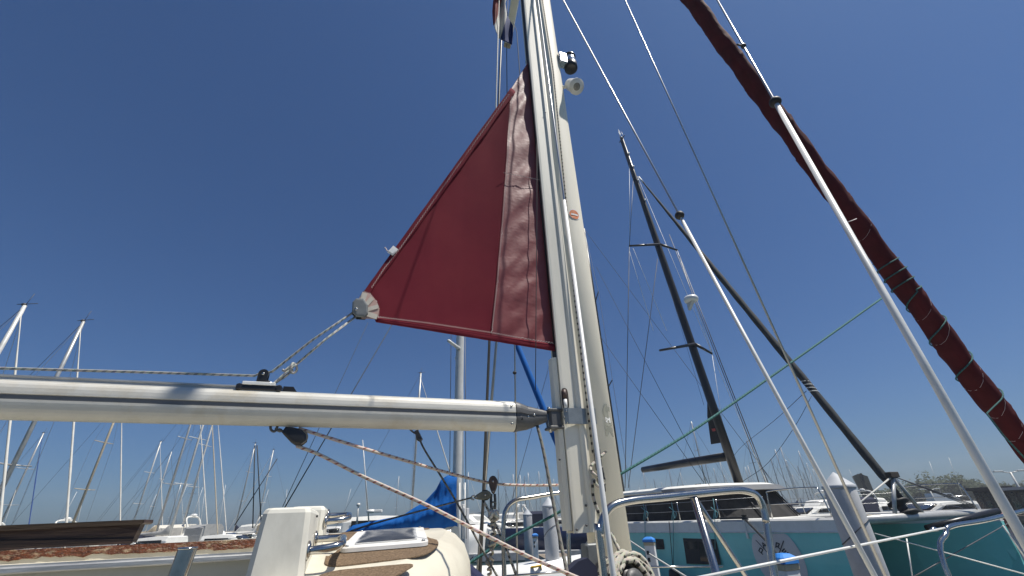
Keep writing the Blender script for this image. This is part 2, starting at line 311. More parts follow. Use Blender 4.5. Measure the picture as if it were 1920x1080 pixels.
# far shore: low land behind the marina
g = MB(); ring = []
for j in range(0, 49):
    a = R(15 + j * 150 / 48); d = 210 + 18 * math.sin(j * 1.7) + 12 * math.sin(j * 0.6 + 1)
    ring.append((a, d))
vs = []; fs = []
for a, d in ring:
    for dd, z in ((0, -0.8), (0.4, 0.9), (6, 1.3), (300, 2.4)): vs.append(Vector((math.cos(a) * (d + dd), math.sin(a) * (d + dd), z)))
for j in range(len(ring) - 1):
    for k in range(3): fs.append((j * 4 + k, (j + 1) * 4 + k, (j + 1) * 4 + k + 1, j * 4 + k + 1))
tag(g.add(vs, fs).build('terrain', 'ground'), 'low land behind the marina', kind='structure')

# ================================================================== OWN BOAT
boat = thing('sailing_yacht', W(0, 0, 0), 'cream yacht in the foreground with tall cream mast, silver boom and stainless mast rails', 'sailboat')
# hull
def hullring(s):
    t = (s + 5.6) / 10.9; hb = 1.62 * (min(1, (t + 0.55) / 0.95) ** 0.6) * (1 - max(0, (t - 0.45) / 0.56) ** 2.3); hb = max(hb, 0.02)
    sh = 1.18 + 0.42 * max(0, t - 0.3) ** 2 * 1.6
    prof = [(1.0, sh), (0.985, sh * 0.7), (0.94, 0.35), (0.80, 0.0), (0.4, -0.35), (0.0, -0.5)]
    return [W(s, hb * a, z) for a, z in prof] + [W(s, -hb * a, z) for a, z in reversed(prof[:-1])], hb, sh
st = [-5.6 + 10.9 * i / 22 for i in range(23)]
g = MB(); g.loft([hullring(s)[0] for s in st], cap=True); hull = g.build('hull', 'gelcoat', boat)
g = MB(); g.loft([[W(s, hullring(s)[1] * k, hullring(s)[2] - 0.02 + 0.04 * (1 - k * k)) for k in (-.995, -.5, 0, .5, .995)] for s in st], cap=False, closed=False); g.build('deck', 'gelcoat', boat)
for sd in (-1, 1):
    g = MB(); g.tube([W(s, sd * hullring(s)[1] * .985, hullring(s)[2] + .03) for s in st], .03, 6); g.build('toe_rail', 'wood_dark', boat)
# cabin: superellipse outline, rounded rim, cambered roof
def roofz(p): return 2.175 - 0.085 * p * p
S0, S1c = -3.3, -0.70
def outline(ins, n=36):
    pts = []; a = 0.70; cs = -1.42
    for i in range(n + 1):                      # starboard side from stern to nose to port
        t = -1 + 2 * i / n; ang = t * math.pi / 2
        e = 2 / 1.85; c = math.cos(ang); sn = math.sin(ang)
        pts.append((cs + (a - ins) * c ** e, (1.21 - ins) * math.copysign(abs(sn) ** e, sn)))
    return pts
def cab_pts(ins, dz, absz=None):
    o = outline(ins); return [W(-1.43, o[0][1], (absz if absz is not None else roofz(o[0][1]) + dz))] + [W(s, p, absz if absz is not None else roofz(p) + dz) for s, p in o] + [W(-1.43, o[-1][1], absz if absz is not None else roofz(o[-1][1]) + dz)]
g = MB()
CR = [cab_pts(0.0, 0, 1.1), cab_pts(0.015, -.17), cab_pts(0.02, -.10), cab_pts(0.04, -.05), cab_pts(0.075, -.018), cab_pts(0.12, -.0)]; g.loft(CR, cap=False, closed=False)
top = cab_pts(0.12, 0.0); n = len(top); rows = []
for i in range(n // 2 + 1):
    a, b = top[i], top[n - 1 - i]
    rows.append([(lambda q: q)(Vector((a.lerp(b, k / 12).x, a.lerp(b, k / 12).y, roofz(toL(a.lerp(b, k / 12))[1])))) for k in range(13)])
g.loft(rows, cap=False, closed=False)
aft = [r[0] for r in CR] + rows[0][1:-1] + [r[-1] for r in reversed(CR)]; g.add(aft, [tuple(range(len(aft)))])
cabin = g.build('cabin', 'gelcoat', boat)
def onRoof(px, py, dz=0.0):
    r = ray(px, py); t0, t1 = 0.4, 6.0
    f = lambda t: (CAM + r * t).z - (roofz(toL(CAM + r * t)[1]) + dz)
    # first crossing from above
    pt = t0
    k = t0
    while k < t1:
        if f(k) < 0: break
        pt = k; k += 0.01
    lo, hi = pt, k
    for _ in range(30):
        md = (lo + hi) / 2
        if f(md) < 0: hi = md
        else: lo = md
    return CAM + r * hi
# non-skid panels in boat coordinates
def roofpatch(name, mt, quad, parent, dz=0.004, n=10, th=0.0):
    """quad: four (s,p) corners; sheet that follows the camber"""
    def fn(u, v):
        s = (quad[0][0] * (1 - u) + quad[1][0] * u) * (1 - v) + (quad[3][0] * (1 - u) + quad[2][0] * u) * v
        p = (quad[0][1] * (1 - u) + quad[1][1] * u) * (1 - v) + (quad[3][1] * (1 - u) + quad[2][1] * u) * v
        return W(s, p, roofz(p) + dz)
    g = MB(); g.grid(fn, n, n); ob = g.build(name, mt, parent)
    if th: md = ob.modifiers.new('t', 'SOLIDIFY'); md.thickness = th; md.offset = -1
    return ob
def rounded_patch(name, mt, pts, parent, dz, rad=0.05, th=0.004):
    """panel with rounded corners from an (s,p) polygon, fan filled"""
    out = []; n = len(pts)
    for i in range(n):
        a, b, c = Vector(pts[i - 1]), Vector(pts[i]), Vector(pts[(i + 1) % n])
        r1 = min(rad, (a - b).length * .45, (c - b).length * .45); p1 = b + (a - b).normalized() * r1; p2 = b + (c - b).normalized() * r1
        for k in range(6): t = k / 5; out.append(p1 * (1 - t) ** 2 + b * 2 * t * (1 - t) + p2 * t * t)
    cx = sum((q for q in out), Vector((0, 0))) / len(out); g = MB(); vs = []; fs = []; K = len(out)
    rings = (0.0, .25, .5, .75, 1.0)
    for rr in rings:
        for q in out: z = cx.lerp(q, rr); vs.append(W(z[0], z[1], roofz(z[1]) + dz))
    for i in range(4):
        for j in range(K): fs.append((i * K + j, (i + 1) * K + j, (i + 1) * K + (j + 1) % K, i * K + (j + 1) % K))
    for q in out: vs.append(W(q[0], q[1], roofz(q[1]) + dz - th))
    for j in range(K): fs.append((4 * K + j, 5 * K + j, 5 * K + (j + 1) % K, 4 * K + (j + 1) % K))
    g.add(vs, fs); return g.build(name, mt, parent)
SP = lambda px, py: toL(onRoof(px, py))[:2]
rounded_patch('nonskid_panel', 'nonskid', [SP(606, 1067), SP(796, 1044), SP(824, 1024), (-0.89, 0.02), (-0.92, 0.55), (-1.40, 0.55), (-1.31, -0.25)], cabin, 0.003, 0.06, 0.003)
rounded_patch('nonskid_panel', 'nonskid', [(-1.36, -1.10), (-1.17, -1.08), SP(786, 1057), SP(612, 1073)], cabin, 0.003, 0.05, 0.003)
# solar vent panel on the roof
q = [SP(635, 1041), SP(803, 1027), SP(793, 996), SP(670, 1005)]
vent = thing('solar_panel', W(q[0][0], q[0][1], roofz(q[0][1])), 'scuffed flat solar panel in a white frame lying on the brown cabin top', 'solar panel')
rounded_patch('frame', 'white_plastic', q, vent, 0.015, 0.025, 0.010)
def inq(u, v): return [(q[0][i] * (1 - u) + q[1][i] * u) * (1 - v) + (q[3][i] * (1 - u) + q[2][i] * u) * v for i in (0, 1)]
rounded_patch('glass', 'cell_grey', [inq(.13, .12), inq(.87, .12), inq(.87, .93), inq(.13, .93)], vent, 0.0175, 0.01, 0.002)
for k in range(15):
    v0 = .15 + .76 * k / 15; v1 = v0 + .031; e0 = .15 + .03 * random.random(); e1 = .83 - .03 * random.random()
    g = MB(); a = [inq(e0, v0), inq(.5, v0 - .004), inq(e1, v0), inq(e1 + .03, (v0 + v1) / 2), inq(e1, v1), inq(.5, v1 + .004), inq(e0, v1), inq(e0 - .03, (v0 + v1) / 2)]
    g.add([W(x[0], x[1], roofz(x[1]) + .0192) for x in a], [tuple(range(8))]); g.build('cell', 'cell_dark', vent)
for u, v in ((.06, .06), (.94, .06), (.94, .95), (.06, .95)):
    x = inq(u, v); g = MB(); g.lathe(W(x[0], x[1], roofz(x[1]) + .014), [(.006, 0), (.006, .004), (.003, .006)], 8); g.build('screw', 'stainless', vent)
# raised companionway box with stainless handles
def boxpiece(name, s0, s1, p0, p1, z1, taper=.012):
    g = MB(); zb = 1.5; rings = []
    for z, i in ((zb, -.035), (z1 - .012, .002), (z1 - .004, .005), (z1, .011)):
        c = .012; a0, a1, b0, b1 = s0 + i, s1 - i, p0 + i, p1 - i
        rings.append([W(a, b, z) for a, b in ((a0 + c, b0), (a1 - c, b0), (a1, b0 + c), (a1, b1 - c), (a1 - c, b1), (a0 + c, b1), (a0, b1 - c), (a0, b0 + c))])
    g.loft(rings, smooth=False); return g.build(name, 'gelcoat_box', cabin)
hatchbox = boxpiece('companionway_box', -1.452, -1.340, -.985, -.60, 2.246)
boxpiece('companionway_box', -1.435, -1.325, -.585, -.30, 2.262)
def uhandle(p0, p1, z0, out, s=-1.335):
    g = MB(); pts = curve([W(s, p0, z0), W(s + out * .6, p0, z0 + .004), W(s + out, p0 + .02, z0 + .01), W(s + out, (p0 + p1) / 2, z0 + .018), W(s + out, p1 - .02, z0 + .02), W(s + out * .6, p1, z0 + .02), W(s, p1, z0 + .02)], 6)
    g.tube(pts, .0095, 10); o = g.build('grab_handle', 'stainless', cabin)
    for p in (p0, p1):
        g = MB(); g.lathe(W(s - .003, p, z0 + (.02 if p == p1 else 0)), [(.022, 0), (.022, .004), (.014, .008)], 14, Bv); g.build('flange', 'stainless', o)
uhandle(-.95, -.72, 2.150, .075); uhandle(-.56, -.42, 2.215, .07, -1.322)
for p in (-.80, -.785):
    g = MB(); g.lathe(W(-1.339, p, 2.228), [(.003, 0), (.003, .004)], 6, Bv); g.build('bolt_hole', 'rubber', hatchbox)
# roof moulding beside the box
g = MB(); 0 and g.tube(curve([W(-1.30, -.98, 2.098), W(-1.27, -.80, 2.125), W(-1.26, -.5, 2.157), W(-1.26, -.3, 2.168)], 5), .008, 8); g = None
# aft coaming with peeling varnish rail, wooden wash board, track
def slab(name, mt, pxs, p, th, parent, zb=None):
    g = MB(); P = [OP(x, y, p) for x, y in pxs]
    if zb is not None: P[-1].z = zb; P[-2].z = zb
    g.prism(P, Pv * th); return g.build(name, mt, parent)
co = slab('coaming', 'gelcoat', [(-700, 1075), (495, 1008.5), (495, 1078), (-700, 1145)], -.20, .05, boat, 1.9)
g = MB()                                           # varnished strip, uneven lower edge
N = 90; up = []; dn = []
for i in range(N + 1):
    x = -300 + 790 * i / N; y = 1028 - (x - 80) * (1028 - 1009.5) / 405
    h = 17 + 6 * noise.noise(Vector((x * .03, 3, 0))) + 4 * noise.noise(Vector((x * .15, 9, 0)))
    if x < 60: h += 3
    up.append(OP(x, y + .6, -.2035)); dn.append(OP(x, y + h, -.2035))
g.loft([up, dn], cap=False, closed=False, smooth=False); g.build('varnish_strip', 'varnish_peel', co)
wd = slab('wash_board', 'wood_dark', [(-600, 1015), (266, 978), (247, 1017), (60, 1027), (-600, 1095)], -.55, .035, boat)
g = MB(); g.prism([OP(-600, 1010, -.57), OP(271, 974, -.57), OP(270, 980, -.57), OP(266, 983, -.565), OP(-600, 1024, -.565)], Pv * .07); g.build('cap_rail', 'wood_dark', wd)
g = MB(); g.prism([OP(-600, 1024, -.556), OP(250, 1010, -.556), OP(247, 1019, -.556), OP(-600, 1062, -.556)], Pv * .005); g.build('lower_plank', 'wood_dark', wd)
sd = slab('coaming_side', 'gelcoat', [(-700, 1112), (490, 1048), (490, 1100), (-700, 1200)], -.70, .50, boat, 1.9)
g = MB(); a = OP(-700, 1111, -.715); b = OP(482, 1043, -.715); ax = (b - a).normalized()
g.frame((a + b) / 2, ax, Pv, ax.cross(Pv), (b - a).length / 2, .014, .0075, .003); tr = g.build('sheet_track', 'alu_track', boat)
g = MB(); g.frame((a + b) / 2 + UP * .0085, ax, Pv, ax.cross(Pv), (b - a).length / 2, .008, .003); g.build('track_rib', 'alu_track', tr)
g = MB(); c0 = atY(352, 1029, .98); dn_ = Vector((-.012, -.006, -.16)); g.tube([c0, c0 + dn_ * 4], .0165, 18, cap=False); g.tube([c0 - UP * .002, c0 + dn_ * 4], .0145, 18, cap=False)
g.lathe(c0, [(.0165, -.001), (.0178, .001), (.0165, .003)], 18); g.build('rod_holder', 'stainless', boat)

# ---------------- mast
def mastring(z, prof): return [W(s, p, z) for s, p in prof]
def ell(cs, a, b, n=28, e=1.0): return [(cs + a * math.cos(2 * math.pi * i / n), b * math.sin(2 * math.pi * i / n)) for i in range(n)]
MTOP = 15.4; OC, OA, OB = .052, .118, .082
def taper(z): return 1.0
g = MB(); oval = ell(OC, OA, OB); g.loft([mastring(z, oval) for z in (1.15, 4, 7, 10, 13, MTOP)], cap=True); mast = g.build('mast', 'mast_cream', boat)
# aft furling extrusion, closed section with a rounded nose and two lips around the luff slot
ext = [(-.062, -.060), (-.150, -.050), (-.165, -.046), (-.165, -.030), (-.138, -.022), (-.138, .022), (-.165, .030), (-.165, .046), (-.150, .050), (-.062, .060), (-.03, .055), (-.03, -.055)]
EXB = OP(1080, 1000, -.05).z
g = MB(); g.loft([mastring(z, ext) for z in (EXB, 6, MTOP - .3)], smooth=False); exn = g.build('furling_extrusion', 'mast_alu', mast)
ribp = [(-.085, -.0608), (-.073, -.0705), (-.060, -.072), (-.048, -.066), (-.045, -.055), (-.075, -.055)]
g = MB(); g.loft([mastring(z, ribp) for z in (EXB + .002, 6, MTOP - .3)], smooth=False); g.build('extrusion_rib', 'mast_alu', exn)
g = MB(); g.loft([mastring(z, [(-.1655, -.028), (-.139, -.021), (-.139, .021), (-.1655, .028)]) for z in (EXB + .01, MTOP - .3)], smooth=False); g.build('luff_slot', 'groove_dark', exn)
g = MB(); g.loft([mastring(z, [(-.196, -.024), (-.180, -.034), (-.169, -.034), (-.169, .034), (-.196, .030)]) for z in (EXB + .012, 3.055)], smooth=False); g.build('sail_feeder', 'mast_alu', exn)
# slot window with the furling drum below the sail, above the gooseneck plate
a = OP(1059, 748, -.053); zc = a.z; sc_ = toL(a)[0]
g = MB(); pl = []
for i in range(20):
    t = 2 * math.pi * i / 20; pl.append(W(sc_ + .021 * math.copysign(abs(math.cos(t)) ** .6, math.cos(t)), -.0612, zc + .062 * math.copysign(abs(math.sin(t)) ** .6, math.sin(t))))
g.prism(pl, Pv * .006); slot = g.build('exit_slot', 'groove_dark', exn)
g = MB(); g.tube([W(sc_ - .004, -.063, zc - .060), W(sc_ - .004, -.063, zc - .005)], .011, 10); g.build('halyard_end', 'pvc_white', slot)
g = MB(); g.tube([W(sc_ - .004, -.062, zc + .004), W(sc_ - .004, -.062, zc + .05)], .0125, 10); g.build('swivel', 'tufnol', slot)
for px, py in ((1048, 862), (1097, 948), (1098, 985), (1080, 993), (1022, 213)):
    P = OP(px, py, -.058); s_, _, z_ = toL(P); g = MB(); g.lathe(W(s_, -.068, z_), [(.006, -.004), (.006, .003), (.003, .005)], 8, -Pv); g.build('rivet', 'cast_grey', exn)
# gooseneck plate wrapped around the extrusion and mast
pa = OP(1056, 766, -.06); pb = OP(1107, 797, -.06); sA, _, zA = toL(pa); sB, _, zB = toL(pb)
prof = [(sA, -.064), (sA + .02, -.075), (-.03, -.080), (.02, -.086), (sB, -.088), (sB, -.092), (.02, -.0905), (-.03, -.0845), (sA + .02, -.0795), (sA, -.068)]
g = MB(); g.loft([mastring(z, prof) for z in (zB, zA)], smooth=False); plate = g.build('gooseneck_plate', 'plate_grey', mast)
for px, py in ((1061, 771), (1058, 782), (1063, 793)):
    s_, _, z_ = toL(OP(px, py, -.07)); g = MB(); g.lathe(W(s_, -.0735, z_), [(.005, -.004), (.005, .003), (.0025, .005)], 8, -Pv); g.build('rivet', 'stainless', plate)
# gooseneck casting and toggle
zg = OP(1000, 786, 0).z
jaw = MB(); jaw.box(W(-.205, 0, zg), (.035, .040, .045), TH, .006); jw = jaw.build('toggle', 'cast_grey', mast)
for dz in (.048, -.048):
    g = MB(); g.box(W(-.20, 0, zg + dz), (.05, .045, .008), TH, .004); g.build('lug', 'cast_grey', jw)
g = MB(); g.tube([W(-.232, 0, zg - .07), W(-.232, 0, zg + .07)], .009, 10); g.build('pin', 'stainless', jw)
# sheaves, cleats
s_, _, z_ = toL(OP(1115, 862, -.08))
g = MB(); g.frame(W(s_ + .01, -.098, z_), Bv, UP, Pv, .014, .055, .018, .004); g.build('mast_pad', 'cast_grey', mast)
g = MB(); g.tube(curve([W(s_ + .01, -.125, z_ - .16), W(s_ + .01, -.13, z_ - .10), W(s_ + .01, -.128, z_ - .04)], 5), [.007] * 5 + [.011] + [.007] * 5, 8); g.frame(W(s_ + .01, -.105, z_ - .10), Bv, UP, Pv, .012, .03, .02); g.build('cleat', 'black_plastic', mast)
g = MB(); g.frame(W(-.10, -.10, 2.03), Bv, UP, Pv, .05, .05, .035, .006); g.build('bracket', 'grey_plastic', mast)
# spreaders
ZS = 8.02
for sd_ in (1, -1):
    bt = OP(951, 86, 1.66); b = W(toL(bt)[0], sd_ * 1.66, bt.z); a = W(.05, sd_ * .07, bt.z + .12); rings = []
    for k in range(7):
        c = a.lerp(b, k / 6); h = .075 - .018 * k / 6; rings.append([c + Bv * h * math.cos(t * math.pi / 5) + UP * .022 * math.sin(t * math.pi / 5) for t in range(10)])
    g = MB(); g.loft(rings); sp_ = g.build('spreader', 'mast_cream', mast)
    g = MB(); g.loft([[b + (v - b) * 1.06 + (b - a).normalized() * e for v in rings[-1]] for e in (-.05, .025)]); g.build('end_cap', 'cover_tan', sp_)
# deck light and searchlight on the fore side
P = OP(1052, 122, -.02); s_, _, z_ = toL(P)
dl = thing('deck_light', W(.16, -.02, z_), 'boxy steaming light with black shade high on the fore side of the cream mast', 'lamp')
g = MB(); g.frame(W(.185, -.05, z_ + .03), Bv, Pv, UP, .045, .04, .075, .008); g.build('bracket', 'plate_shiny', dl)
g = MB(); g.lathe(W(.272, -.05, z_ + .005), [(.05, 0), (.056, .01), (.056, .10), (.045, .115)], 18); g.build('housing', 'plate_shiny', dl)
g = MB(); g.lathe(W(.272, -.05, z_ - .075), [(.050, 0), (.064, .01), (.066, .075), (.058, .082)], 18); g.build('shade', 'black_plastic', dl)
g = MB(); g.lathe(W(.272, -.05, z_ + .105), [(.062, 0), (.064, .012), (.05, .02)], 18); g.build('lid', 'black_plastic', dl)
P = OP(1072, 172, -.05); s_, _, z_ = toL(P); axs = Vector((.25, -.42, -.78)).normalized(); c = W(.235, -.10, z_ + .02)
sl_ = thing('searchlight', c, 'round white searchlight angled down from the fore side of the mast', 'lamp')
g = MB(); g.lathe(c, [(.03, -.11), (.052, -.09), (.060, -.02), (.066, .045), (.072, .050), (.072, .07)], 20, axs); g.build('housing', 'white_plastic', sl_)
g = MB(); g.lathe(c, [(.060, .060), (.062, .066), (.02, .072)], 20, axs); g.build('lens', 'lens', sl_)
g = MB(); g.tube(curve([W(.155, -.04, z_ + .04), W(.19, -.06, z_ + .05), c - axs * .03], 4), .016, 8); g.build('bracket', 'white_plastic', sl_)
# decals on the mast skin
def decal(name, px, py, rx, ry, mt, parent, off=.002, poly=None):
    r = ray(px, py); t = 1.0; best = None                # march to the oval surface
    f = lambda q: ((toL(q)[0] - OC) / (OA + off)) ** 2 + (toL(q)[1] / (OB + off)) ** 2 - 1
    while t < 12 and f(CAM + r * t) > 0: t += .002
    q = CAM + r * t; s_, p_, z_ = toL(q); a0 = math.atan2(p_ / OB, (s_ - OC) / OA)
    def on(du, dv): a = a0 + du / .1; return W(OC + (OA + off) * math.cos(a), (OB + off) * math.sin(a), z_ + dv)
    pl = poly or [(rx * math.cos(i * math.pi / 10), ry * math.sin(i * math.pi / 10)) for i in range(20)]
    g = MB(); K = len(pl); vs = [on(0, 0)] + [on(u, v) for u, v in pl]; g.add(vs, [(0, 1 + i, 1 + (i + 1) % K) for i in range(K)]); return g.build(name, mt, parent)
decal('sticker', 1077, 402, .040, .048, 'print_white', mast, .002); decal('sticker_face', 1077, 402, .034, .042, 'orange', mast, .0035)
for k in range(5): decal('sticker_letter', 1077, 402, 0, 0, 'print_white', mast, .005, [(-.022 + k * .010, -.008), (-.014 + k * .010, -.008), (-.015 + k * .010, .007), (-.021 + k * .010, .007)])
rect = lambda x0, x1, y0, y1: [(x0, y0), (x1, y0), (x1, y1), (x0, y1)]
for k in range(3): decal('logo_bar', 1142, 800, 0, 0, 'print_grey', mast, .002, rect(-.028, .03, -.055 + .03 * k, -.032 + .03 * k))
arc = [(.034 * math.cos(t), .06 * math.sin(t)) for t in [math.pi / 2 + math.pi * i / 10 for i in range(11)]]; arc += [(.027 * math.cos(t), .052 * math.sin(t)) for t in [math.pi * 1.5 - math.pi * i / 10 for i in range(11)]]
def decal_strip(px, py, pts, wd_, mt, off):
    for i in range(len(pts) - 1):
        (x0, y0), (x1, y1) = pts[i], pts[i + 1]; L = math.hypot(x1 - x0, y1 - y0) or 1; nx, ny = -(y1 - y0) / L * wd_, (x1 - x0) / L * wd_
        decal('logo_stroke', px, py, 0, 0, mt, mast, off, [(x0 - nx, y0 - ny), (x1 - nx, y1 - ny), (x1 + nx, y1 + ny), (x0 + nx, y0 + ny)])
decal_strip(1140, 775, [(.034 * math.cos(t), .052 * math.sin(t)) for t in [math.pi * .5 + math.pi * i / 5 for i in range(6)]], .0025, 'print_grey', .002)
for k in range(4): decal_strip(1140, 768, [(-.016 + .009 * k, -.012), (-.012 + .009 * k, .016)], .002, 'print_grey', .0025)
decal('logo_patch', 1141, 786, 0, 0, 'print_white', mast, .0022, rect(-.022, .014, -.02, .01))

# ---------------- boom
bL = atZ(-260, 739.5, 2.715); bR = atZ(962, 781, 2.70); bax = (bR - bL).normalized(); bn = Vector((bax.y, -bax.x, 0)).normalized(); bu = bn.cross(bax) * -1
if bu.z < 0: bu = -bu
boomp = []
def bp(x, y): return (x, y)
half = [(0.000, .078), (.018, .078), (.020, .071), (.033, .069), (.044, .063), (.052, .052), (.0565, .038), (.058, .022), (.058, .012), (.052, .010), (.052, -.010), (.0595, -.012), (.059, -.022), (.0565, -.034), (.052, -.047), (.045, -.059), (.036, -.069), (.025, -.076), (.012, -.081), (0, -.082)]
prof2 = half + [(-x, y) for x, y in reversed(half[1:-1])]
def boomring(c, k=1.0): return [c + bn * (x * k) + bu * (y * k) for x, y in prof2]
bLx = bL - bax * .8
g = MB(); nB = 24; g.loft([boomring(bLx.lerp(bR, i / nB)) for i in range(nB + 1)], smooth=False); boom = g.build('boom', 'boom_alu', boat)
g = MB(); c0, c1 = bLx + bax * .002, bR - bax * .002; g.loft([[c + bn * x + bu * y for x, y in ((.0525, .0095), (.0532, .0095), (.0532, -.0095), (.0525, -.0095))] for c in (c0, c1)], smooth=False); g.build('boom_slot', 'boom_slot', boom)
g = MB(); c0 = bLx; c1 = atZ(430, 760, 2.70); c1 = bL + bax * (c1 - bL).dot(bax); g.loft([[c + bn * x + bu * y for x, y in ((-.012, .0785), (.012, .0785), (.012, .090), (.017, .092), (.017, .099), (-.017, .099), (-.017, .092), (-.012, .090))] for c in (c0, c1)], smooth=False); g.build('outhaul_track', 'alu_track', boom)
# end casting
ec = []
for d, kx, ky, oy in ((-.012, 1.03, 1.03, 0), (.004, 1.03, 1.03, 0), (.03, .98, .96, 0), (.08, .72, .80, -.004), (.14, .50, .60, .002), (.195, .42, .40, .006)):
    c = bR + bax * d; ec.append([c + bn * x * kx + bu * (y * ky + oy) for x, y in prof2])
g = MB(); g.loft(ec[1:], smooth=False); cast = g.build('boom_end_fitting', 'cast_grey', boom)
for d, y in ((-.025, .045), (-.025, -.05)):
    g = MB(); g.lathe(bR + bax * d + bn * .056 + bu * y, [(.006, -.004), (.006, .003), (.003, .005)], 8, bn); g.build('rivet', 'stainless', boom)
for d, y, r_ in ((.028, -.02, .012), (.075, -.008, .007), (.115, .006, .008)):
    g = MB(); g.lathe(bR + bax * d + bn * (.056 - .24 * d) + bu * y, [(r_, -.01), (r_, .006), (r_ * .5, .008)], 12, bn); g.build('bolt', 'black_plastic' if r_ > .01 else 'stainless', cast)
# outhaul slider car
def onBoomPlane(px, py): return onPlane(px, py, (bR.x, bR.y), (bax.x, bax.y))
ca = onBoomPlane(447, 732); cb = onBoomPlane(524, 736); cc = (ca + cb) / 2; zt = (bL + bax * (cc - bL).dot(bax)).z + .079
car = thing('outhaul_car', Vector((cc.x, cc.y, zt)), 'silver and black slider car on top of the silver boom', 'slider')
cl = (cb - ca).length / 2
base = Vector((cc.x, cc.y, zt + .012))
g = MB(); g.frame(base, bax, bn, bu, cl * .92, .024, .012, .003); g.build('body', 'black_plastic', car)
for sg in (-1, 1):
    g = MB(); g.frame(base + bax * sg * cl * .96, bax, bn, bu, .012, .030, .016, .005); g.build('end_bumper', 'black_plastic', car)
g = MB(); g.frame(base + bu * .019 - bax * .004, bax, bn, bu, cl * .80, .028, .008, .002); g.build('top_plate', 'pvc_white', car)
g = MB(); g.prism([base + bax * (cl + .014) + bu * v + bax * u - bn * .012 for u, v in ((0, -.012), (.065, -.012), (.045, .014), (0, .014))], bn * .024); g.build('stop', 'black_plastic', car)
# stand-up block on the car
bb = onBoomPlane(493, 722); sb = thing('turning_block', bb, 'small black upright block standing on the boom slider', 'block')
c = onBoomPlane(494, 706)
for e in (-.016, .012):
    pl = [c + bn * e + bax * (x * .022) + bu * y for x, y in ([(-1, -.04), (1, -.04)] + [(math.cos(t), .012 + .02 * math.sin(t)) for t in [i * math.pi / 8 for i in range(9)]])]
    g = MB(); g.prism(pl, bn * .006); g.build('cheek', 'black_plastic', sb)
g = MB(); g.lathe(c - bn * .010 + bu * .008, [(.020, 0), (.015, .005), (.015, .010), (.020, .016)], 16, bn); g.build('sheave', 'grey_plastic', sb)
g = MB(); g.lathe(c + bn * .018 + bu * .008, [(.007, 0), (.007, .004), (.004, .006)], 10, bn); g.build('axle', 'stainless', sb)
g = MB(); g.frame(c - bu * .040, bax, bn, bu, .026, .018, .006, .002); g.build('base', 'stainless', sb)

# ---------------- granny bars
def rail(name, pts, r, mt='stainless', parent=boat, n=5, seg=10): g = MB(); g.tube(curve(pts, n), r, seg); return g.build(name, mt, parent)
pr = -.95
def rp(px, py, p=pr): return OP(px, py, p)
def down(P, z=1.22, lean=Vector((0, 0, 0))): return Vector((P.x + lean.x, P.y + lean.y, z))
a = rp(1127, 1040); top_ = [rp(1126, 1006), rp(1130, 975), rp(1148, 949), rp(1185, 938.5), rp(1240, 933)]
r_ = [rp(1300, 926.5), rp(1360, 920.5), rp(1392, 919.5), rp(1416, 927), rp(1429, 946), rp(1436, 975)]
e = rp(1447, 1045); dirv = (e - r_[-1]).normalized(); e2 = e + dirv * ((e.z - 1.25) / -dirv.z)
rail('mast_rail', [down(a), a] + top_ + r_ + [e, e2], .0122)
a = rp(1302, 934); b = rp(1343, 1075, pr - .01); dv = (b - a).normalized(); g = MB(); g.tube([a, b + dv * ((b.z - 1.25) / -dv.z)], .0135, 10); g.build('rail_leg', 'stainless', boat)
a = rp(1306, 938, pr + .03); b = rp(1395, 1075, pr + .25); dv = (b - a).normalized(); g = MB(); g.tube([a, b + dv * ((b.z - 1.25) / -dv.z)], .009, 10); g.build('rail_leg', 'stainless', boat)
pl_ = .55
a = rp(945, 1060, pl_); rail('mast_rail', [down(a), a, rp(944, 985, pl_), rp(949, 955, pl_), rp(967, 938, pl_), rp(1000, 932, pl_), rp(1042, 925, pl_), rp(1060, 926, pl_), rp(1066, 945, pl_), rp(1068, 1060, pl_), down(rp(1068, 1060, pl_))], .0135)
# pulpit and lifelines forward
zpu = OP(1785, 985, -.55).z
rail('pulpit', [down(OP(1771, 1060, -.62), 1.3), OP(1771, 1060, -.62), OP(1774, 1000, -.62), OP(1786, 986, -.62), OP(1850, 975, -.58), OP(1930, 955, -.5), OP(2100, 915, -.3)], .0115)
def wireline(name, a, b, r, mt, parent=boat, sg=0.0, n=6):
    g = MB(); g.tube(sag(a, b, sg, 12) if sg else [a, b], r, n); return g.build(name, mt, parent)
wireline('lifeline', OP(1771, 990, -.62), OP(1240, 1098, -1.35), .004, 'pvc_white')
g = MB(); g.tube([OP(1745, 994, -.62), OP(1752, 991.5, -.62), OP(1758, 993, -.62), OP(1766, 990, -.62)], [.006, .011, .007, .005], 8); g.build('lifeline_fitting', 'stainless', boat)
wireline('lifeline', OP(1640, 1000, .8), OP(1990, 1095, -.2), .004, 'pvc_white')
wireline('lifeline', OP(1203, 1063, 1.1), OP(1355, 1062, 1.1), .007, 'stainless')
wireline('lifeline', OP(950, 1080, 1.3), OP(1110, 1068, 1.3), .007, 'stainless')
wireline('lifeline', OP(1680, 1100, .4), OP(1910, 970, .5), .004, 'wire_dark')
wireline('mooring_bridle', OP(1700, 1010, .9), OP(1712, 1090, .9), .006, 'pvc_white')
wireline('mooring_bridle', OP(1880, 985, .3), OP(1925, 1050, .3), .006, 'pvc_white')

